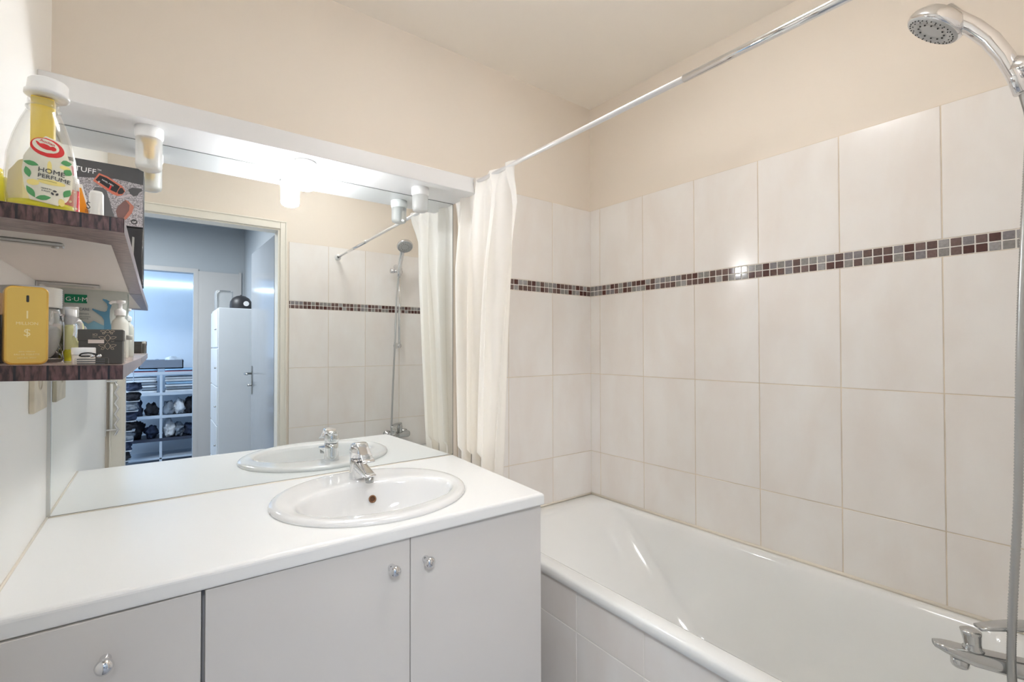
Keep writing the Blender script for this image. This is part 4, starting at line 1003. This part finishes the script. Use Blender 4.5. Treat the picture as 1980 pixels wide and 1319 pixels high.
# tubes and cards standing behind the home perfume bottle
def standing(name, label, cat, x, y, w_, d_, h_, m, parts=None):
    z = zup(x, y)+.0004; t = thing(name, label, cat, (x, y, z)); return t, z
rt, z = standing('toothpaste_tube', 'red floral tube with white cap behind the home perfume', 'tube', -.104, .955, 0, 0, 0, None)
FLOR = mat('red_floral_print', (.70, .06, .07), .4)
nt = FLOR.node_tree; vo = nt.nodes.new('ShaderNodeTexVoronoi'); vo.inputs['Scale'].default_value = 190
tcn = [n for n in nt.nodes if n.type == 'TEX_COORD'][0]; nt.links.new(tcn.outputs['Object'], vo.inputs['Vector'])
cr = nt.nodes.new('ShaderNodeValToRGB'); cr.color_ramp.elements[0].color = (.80, .70, .42, 1); cr.color_ramp.elements[0].position = .30; cr.color_ramp.elements[1].color = (.66, .03, .04, 1); cr.color_ramp.elements[1].position = .36
nt.links.new(vo.outputs['Distance'], cr.inputs[0]); nt.links.new(cr.outputs[0], nt.nodes['Principled BSDF'].inputs['Base Color'])
bm = bm_new(); add_lathe(bm, [(0, z), (.0085, z), (.0088, z+.002), (.0080, z+.060), (0, z+.060)], (-.1055, .955, 0), seg=28); obj('tube_body', bm, FLOR, rt)
bm = bm_new(); add_lathe(bm, [(0, z+.0602), (.0082, z+.0602), (.0074, z+.078), (.0066, z+.0795), (0, z+.080)], (-.1055, .955, 0), seg=28); obj('tube_cap', bm, WPL, rt)
oc, z = standing('orange_carton', 'orange tapered card box with dark lettering behind the red tube', 'box', -.095, .985, 0, 0, 0, None)
bm = bm_new(); add_prism(bm, [(-.1060, z), (-.0800, z), (-.0985, z+.082), (-.1060, z+.082)], .990, .998, 0, 'Y'); obj('carton', bm, WPL, oc)
bm = bm_new(); add_prism(bm, [(-.1055, z+.001), (-.0815, z+.001), (-.0990, z+.076), (-.1055, z+.076)], .9895, .9899, 0, 'Y'); obj('orange_panel', bm, ORG, oc)
bm = bm_new(); text_bm(bm, 'S', -.0935, z+.045, .9893, .016, ang=0, sx=.8); text_bm(bm, '||||', -.0945, z+.040, .9893, .006); obj('lettering', bm, INK, oc)
wt_, z = standing('white_tube', 'tall white tube with pale green band beside the orange box', 'tube', -.079, 1.02, 0, 0, 0, None)
bm = bm_new(); add_lathe(bm, [(0, z), (.0095, z), (.0098, z+.002), (.0092, z+.078), (.0075, z+.083), (0, z+.084)], (-.0840, 1.025, 0), seg=28); obj('tube_body', bm, mat('white_grey_tube', (.78, .80, .78), .3), wt_)
bm = bm_new(); add_lathe(bm, [(.0100, z+.012), (.0101, z+.0125), (.0100, z+.033), (.0099, z+.0335)], (-.0840, 1.025, 0), seg=28); obj('green_band', bm, mat('pale_green_print', (.50, .68, .56), .4), wt_)
w2, z = standing('slim_white_tube', 'slim white tube rising just behind the home perfume bottle', 'tube', -.118, 1.0, 0, 0, 0, None)
bm = bm_new(); add_lathe(bm, [(0, z), (.0062, z), (.0062, z+.115), (.005, z+.117), (0, z+.117)], (-.1140, 1.0, 0), seg=20); obj('tube_body', bm, WPL, w2)
bm = bm_new(); add_lathe(bm, [(.0064, z+.095), (.0065, z+.0955), (.0065, z+.1085), (.0064, z+.109)], (-.1140, 1.0, 0), seg=20); obj('pink_band', bm, mat('pink_print', (.80, .22, .27), .4), w2)
tb, z = standing('toothbrush', 'red and white toothbrush lying in front of the upper product box', 'toothbrush', -.065, 1.2, 0, 0, 0, None)
bm = bm_new(); add_tube(bm, [(-.098, 1.20, z+.0175+.02), (-.080, 1.2, z+.024), (-.052, 1.20, z+.0075)], [.005, .006, .0055], 12); obj('brush_handle', bm, mat('red_plastic', (.80, .05, .05), .3), tb)
bm = bm_new(); add_tube(bm, [(-.099, 1.194, z+.041), (-.082, 1.194, z+.0285), (-.056, 1.194, z+.0125)], .0022, 8); obj('white_stripe', bm, WPL, tb)

# stacked product boxes at the back of the upper shelf
by_ = 1.60
zb1 = zup(-.1, 1.62)+.0008
lb_ = thing('product_box', 'dark box with grey side strip, bottom of the stack by the mirror', 'box', (-.12, 1.62, zb1), 0, 'stacked product boxes on the upper shelf')
bm = bm_new(); add_box(bm, -.2150, -.0362, by_, 1.643, zb1, .3185, 0, .0015, 2); obj('carton', bm, BLK, lb_)
bm = bm_new(); plate(bm, [(-.0605, .2380), (-.0560, .2370), (-.0545, .2930), (-.0590, .2945)], by_, .0006); obj('grey_strip', bm, mat('grey_print', (.35, .35, .33), .5), lb_)
bm = bm_new(); add_tube(bm, [(-.0366, by_-.0012, zb1+.006), (-.0390, by_-.0016, .24), (-.0366, by_-.0012, .316)], .0011, 8); obj('plastic_wrap_edge', bm, PETC, lb_)
sb = thing('product_box', 'boxed set with white lettering and pictures, top of the stack by the mirror', 'box', (-.12, 1.62, .32), 0, 'stacked product boxes on the upper shelf')
bm = bm_new(); add_box(bm, -.2150, -.0362, by_-.002, 1.643, .3192, .4770, 0, .0012, 2); obj('carton', bm, BLK, sb)
FY = by_-.0021
bm = bm_new(); plate(bm, [(-.2140, .3205), (-.0375, .3215), (-.0375, .4345), (-.0945, .4400), (-.1700, .4290), (-.2140, .4290)], FY, .0002); obj('speckled_panel', bm, SPECK, sb)
bm = bm_new(); plate(bm, [(-.2140, .4292), (-.1700, .4292), (-.0945, .4402), (-.0375, .4347), (-.0375, .4755), (-.2140, .4755)], FY, .0002); obj('dark_panel', bm, DGR, sb)
bm = bm_new(); text_bm(bm, 'STUFF', -.1815, .4455, FY-.0006, .0180, sx=1.02, ang=-2); text_bm(bm, 'TM', -.1300, .4540, FY-.0006, .0058, ang=-2); obj('title_lettering', bm, WINK, sb)
bm = bm_new(); plate(bm, [(-.1380, .4260), (-.1265, .4480), (-.1100, .4430), (-.0800, .4235), (-.0740, .4120), (-.0800, .4000), (-.0900, .3960), (-.1000, .3990)], FY-.0003, .0003); obj('red_case_picture', bm, CORAL, sb)
bm = bm_new(); plate(bm, [(-.1330, .4290), (-.1250, .4430), (-.1110, .4385), (-.0850, .4215), (-.0920, .4040), (-.1020, .4080)], FY-.0007, .0003); plate(bm, [(-.0845, .4180), (-.0800, .4190), (-.0755, .4100), (-.0800, .4030), (-.0880, .4010), (-.0900, .4060)], FY-.0007, .0003); obj('black_case_panel', bm, BLK, sb)
bm = bm_new(); text_bm(bm, 'NIVEL MEN', -.1215, .4310, FY-.0011, .0052, ang=28*1.0-56); text_bm(bm, 'II', -.1290, .4240, FY-.0011, .0070, ang=-28); obj('case_lettering', bm, WINK, sb)
bm = bm_new(); plate(bm, [(-.1080, .4095), (-.1040, .4210), (-.1010, .4200), (-.1050, .4080)], FY-.0011, .0003); obj('red_tab_picture', bm, RED, sb)
bm = bm_new(); plate(bm, [(-.1370, .4040), (-.1330, .4110), (-.1180, .4120), (-.1110, .4040), (-.0960, .3420), (-.0960, .3215), (-.1370, .3215)], FY-.0003, .0003); obj('grey_pouch_picture', bm, mat('slate_grey_print', (.12, .12, .125), .5), sb)
bm = bm_new(); plate(bm, [(-.0960, .3860), (-.0920, .3900), (-.0600, .4090), (-.0560, .4040)], FY-.0005, .0003); obj('pale_handle_picture', bm, mat('pale_mauve_print', (.50, .44, .46), .5), sb)
bm = bm_new(); plate(bm, [(-.0640, .4060), (-.0680, .4170), (-.0600, .4240), (-.0400, .4250), (-.0395, .4180), (-.0450, .4140), (-.0480, .4060), (-.0560, .4010)], FY-.0007, .0003); obj('black_brush_picture', bm, DGR, sb)
bm = bm_new(); plate(bm, [(-.0930, .3560), (-.0880, .3700), (-.0740, .3885), (-.0680, .3870), (-.0560, .3740), (-.0600, .3560), (-.0730, .3360), (-.0870, .3300)], FY-.0003, .0003); obj('brown_brush_picture', bm, mat('mauve_brown_print', (.20, .11, .10), .5), sb)
bm = bm_new(); plate(bm, [(-.0740, .3885), (-.0680, .3870), (-.0560, .3740), (-.0600, .3560), (-.0730, .3360), (-.0800, .3340), (-.0660, .3620), (-.0650, .3760)], FY-.0007, .0003); obj('copper_edge_picture', bm, mat('copper_print', (.42, .16, .11), .45), sb)
bm = bm_new(); text_bm(bm, 'PANTERES', -.1345, .3830, FY-.0008, .0085, ang=68-136, sx=.75); obj('red_lettering', bm, CORAL, sb)
bm = bm_new(); plate(bm, ell(-.0555, .3335, .0068, .0068), FY-.0003, .0003); obj('round_badge', bm, DARK, sb)
bm = bm_new(); text_bm(bm, 'GP', -.0555, .3305, FY-.0008, .0068, align='CENTER'); obj('badge_lettering', bm, WINK, sb)

# outlet plate on the left wall
ol = thing('socket_plate', 'worn cream socket plate on left wall below the lower shelf', 'socket', (XL, 1.50, -.09))
bm = bm_new(); add_box(bm, XL, XL+.009, 1.437, 1.583, -.143, .0, 0, .002, 2); obj('plate', bm, mat('worn_cream_plastic', (.70, .63, .50), .45, var=.12, vscale=30), ol)
bm = bm_new(); add_lathe(bm, [(.021, .0), (.021, .0015), (.018, .0015), (.0175, -.004), (0, -.004)], (XL+.009, 1.50, -.075), (1, 0, 0), seg=28); obj('socket_face', bm, mat('cream_socket', (.62, .55, .43), .5), ol)

for o in S.objects:
    if '_o' in o: del o['_o']
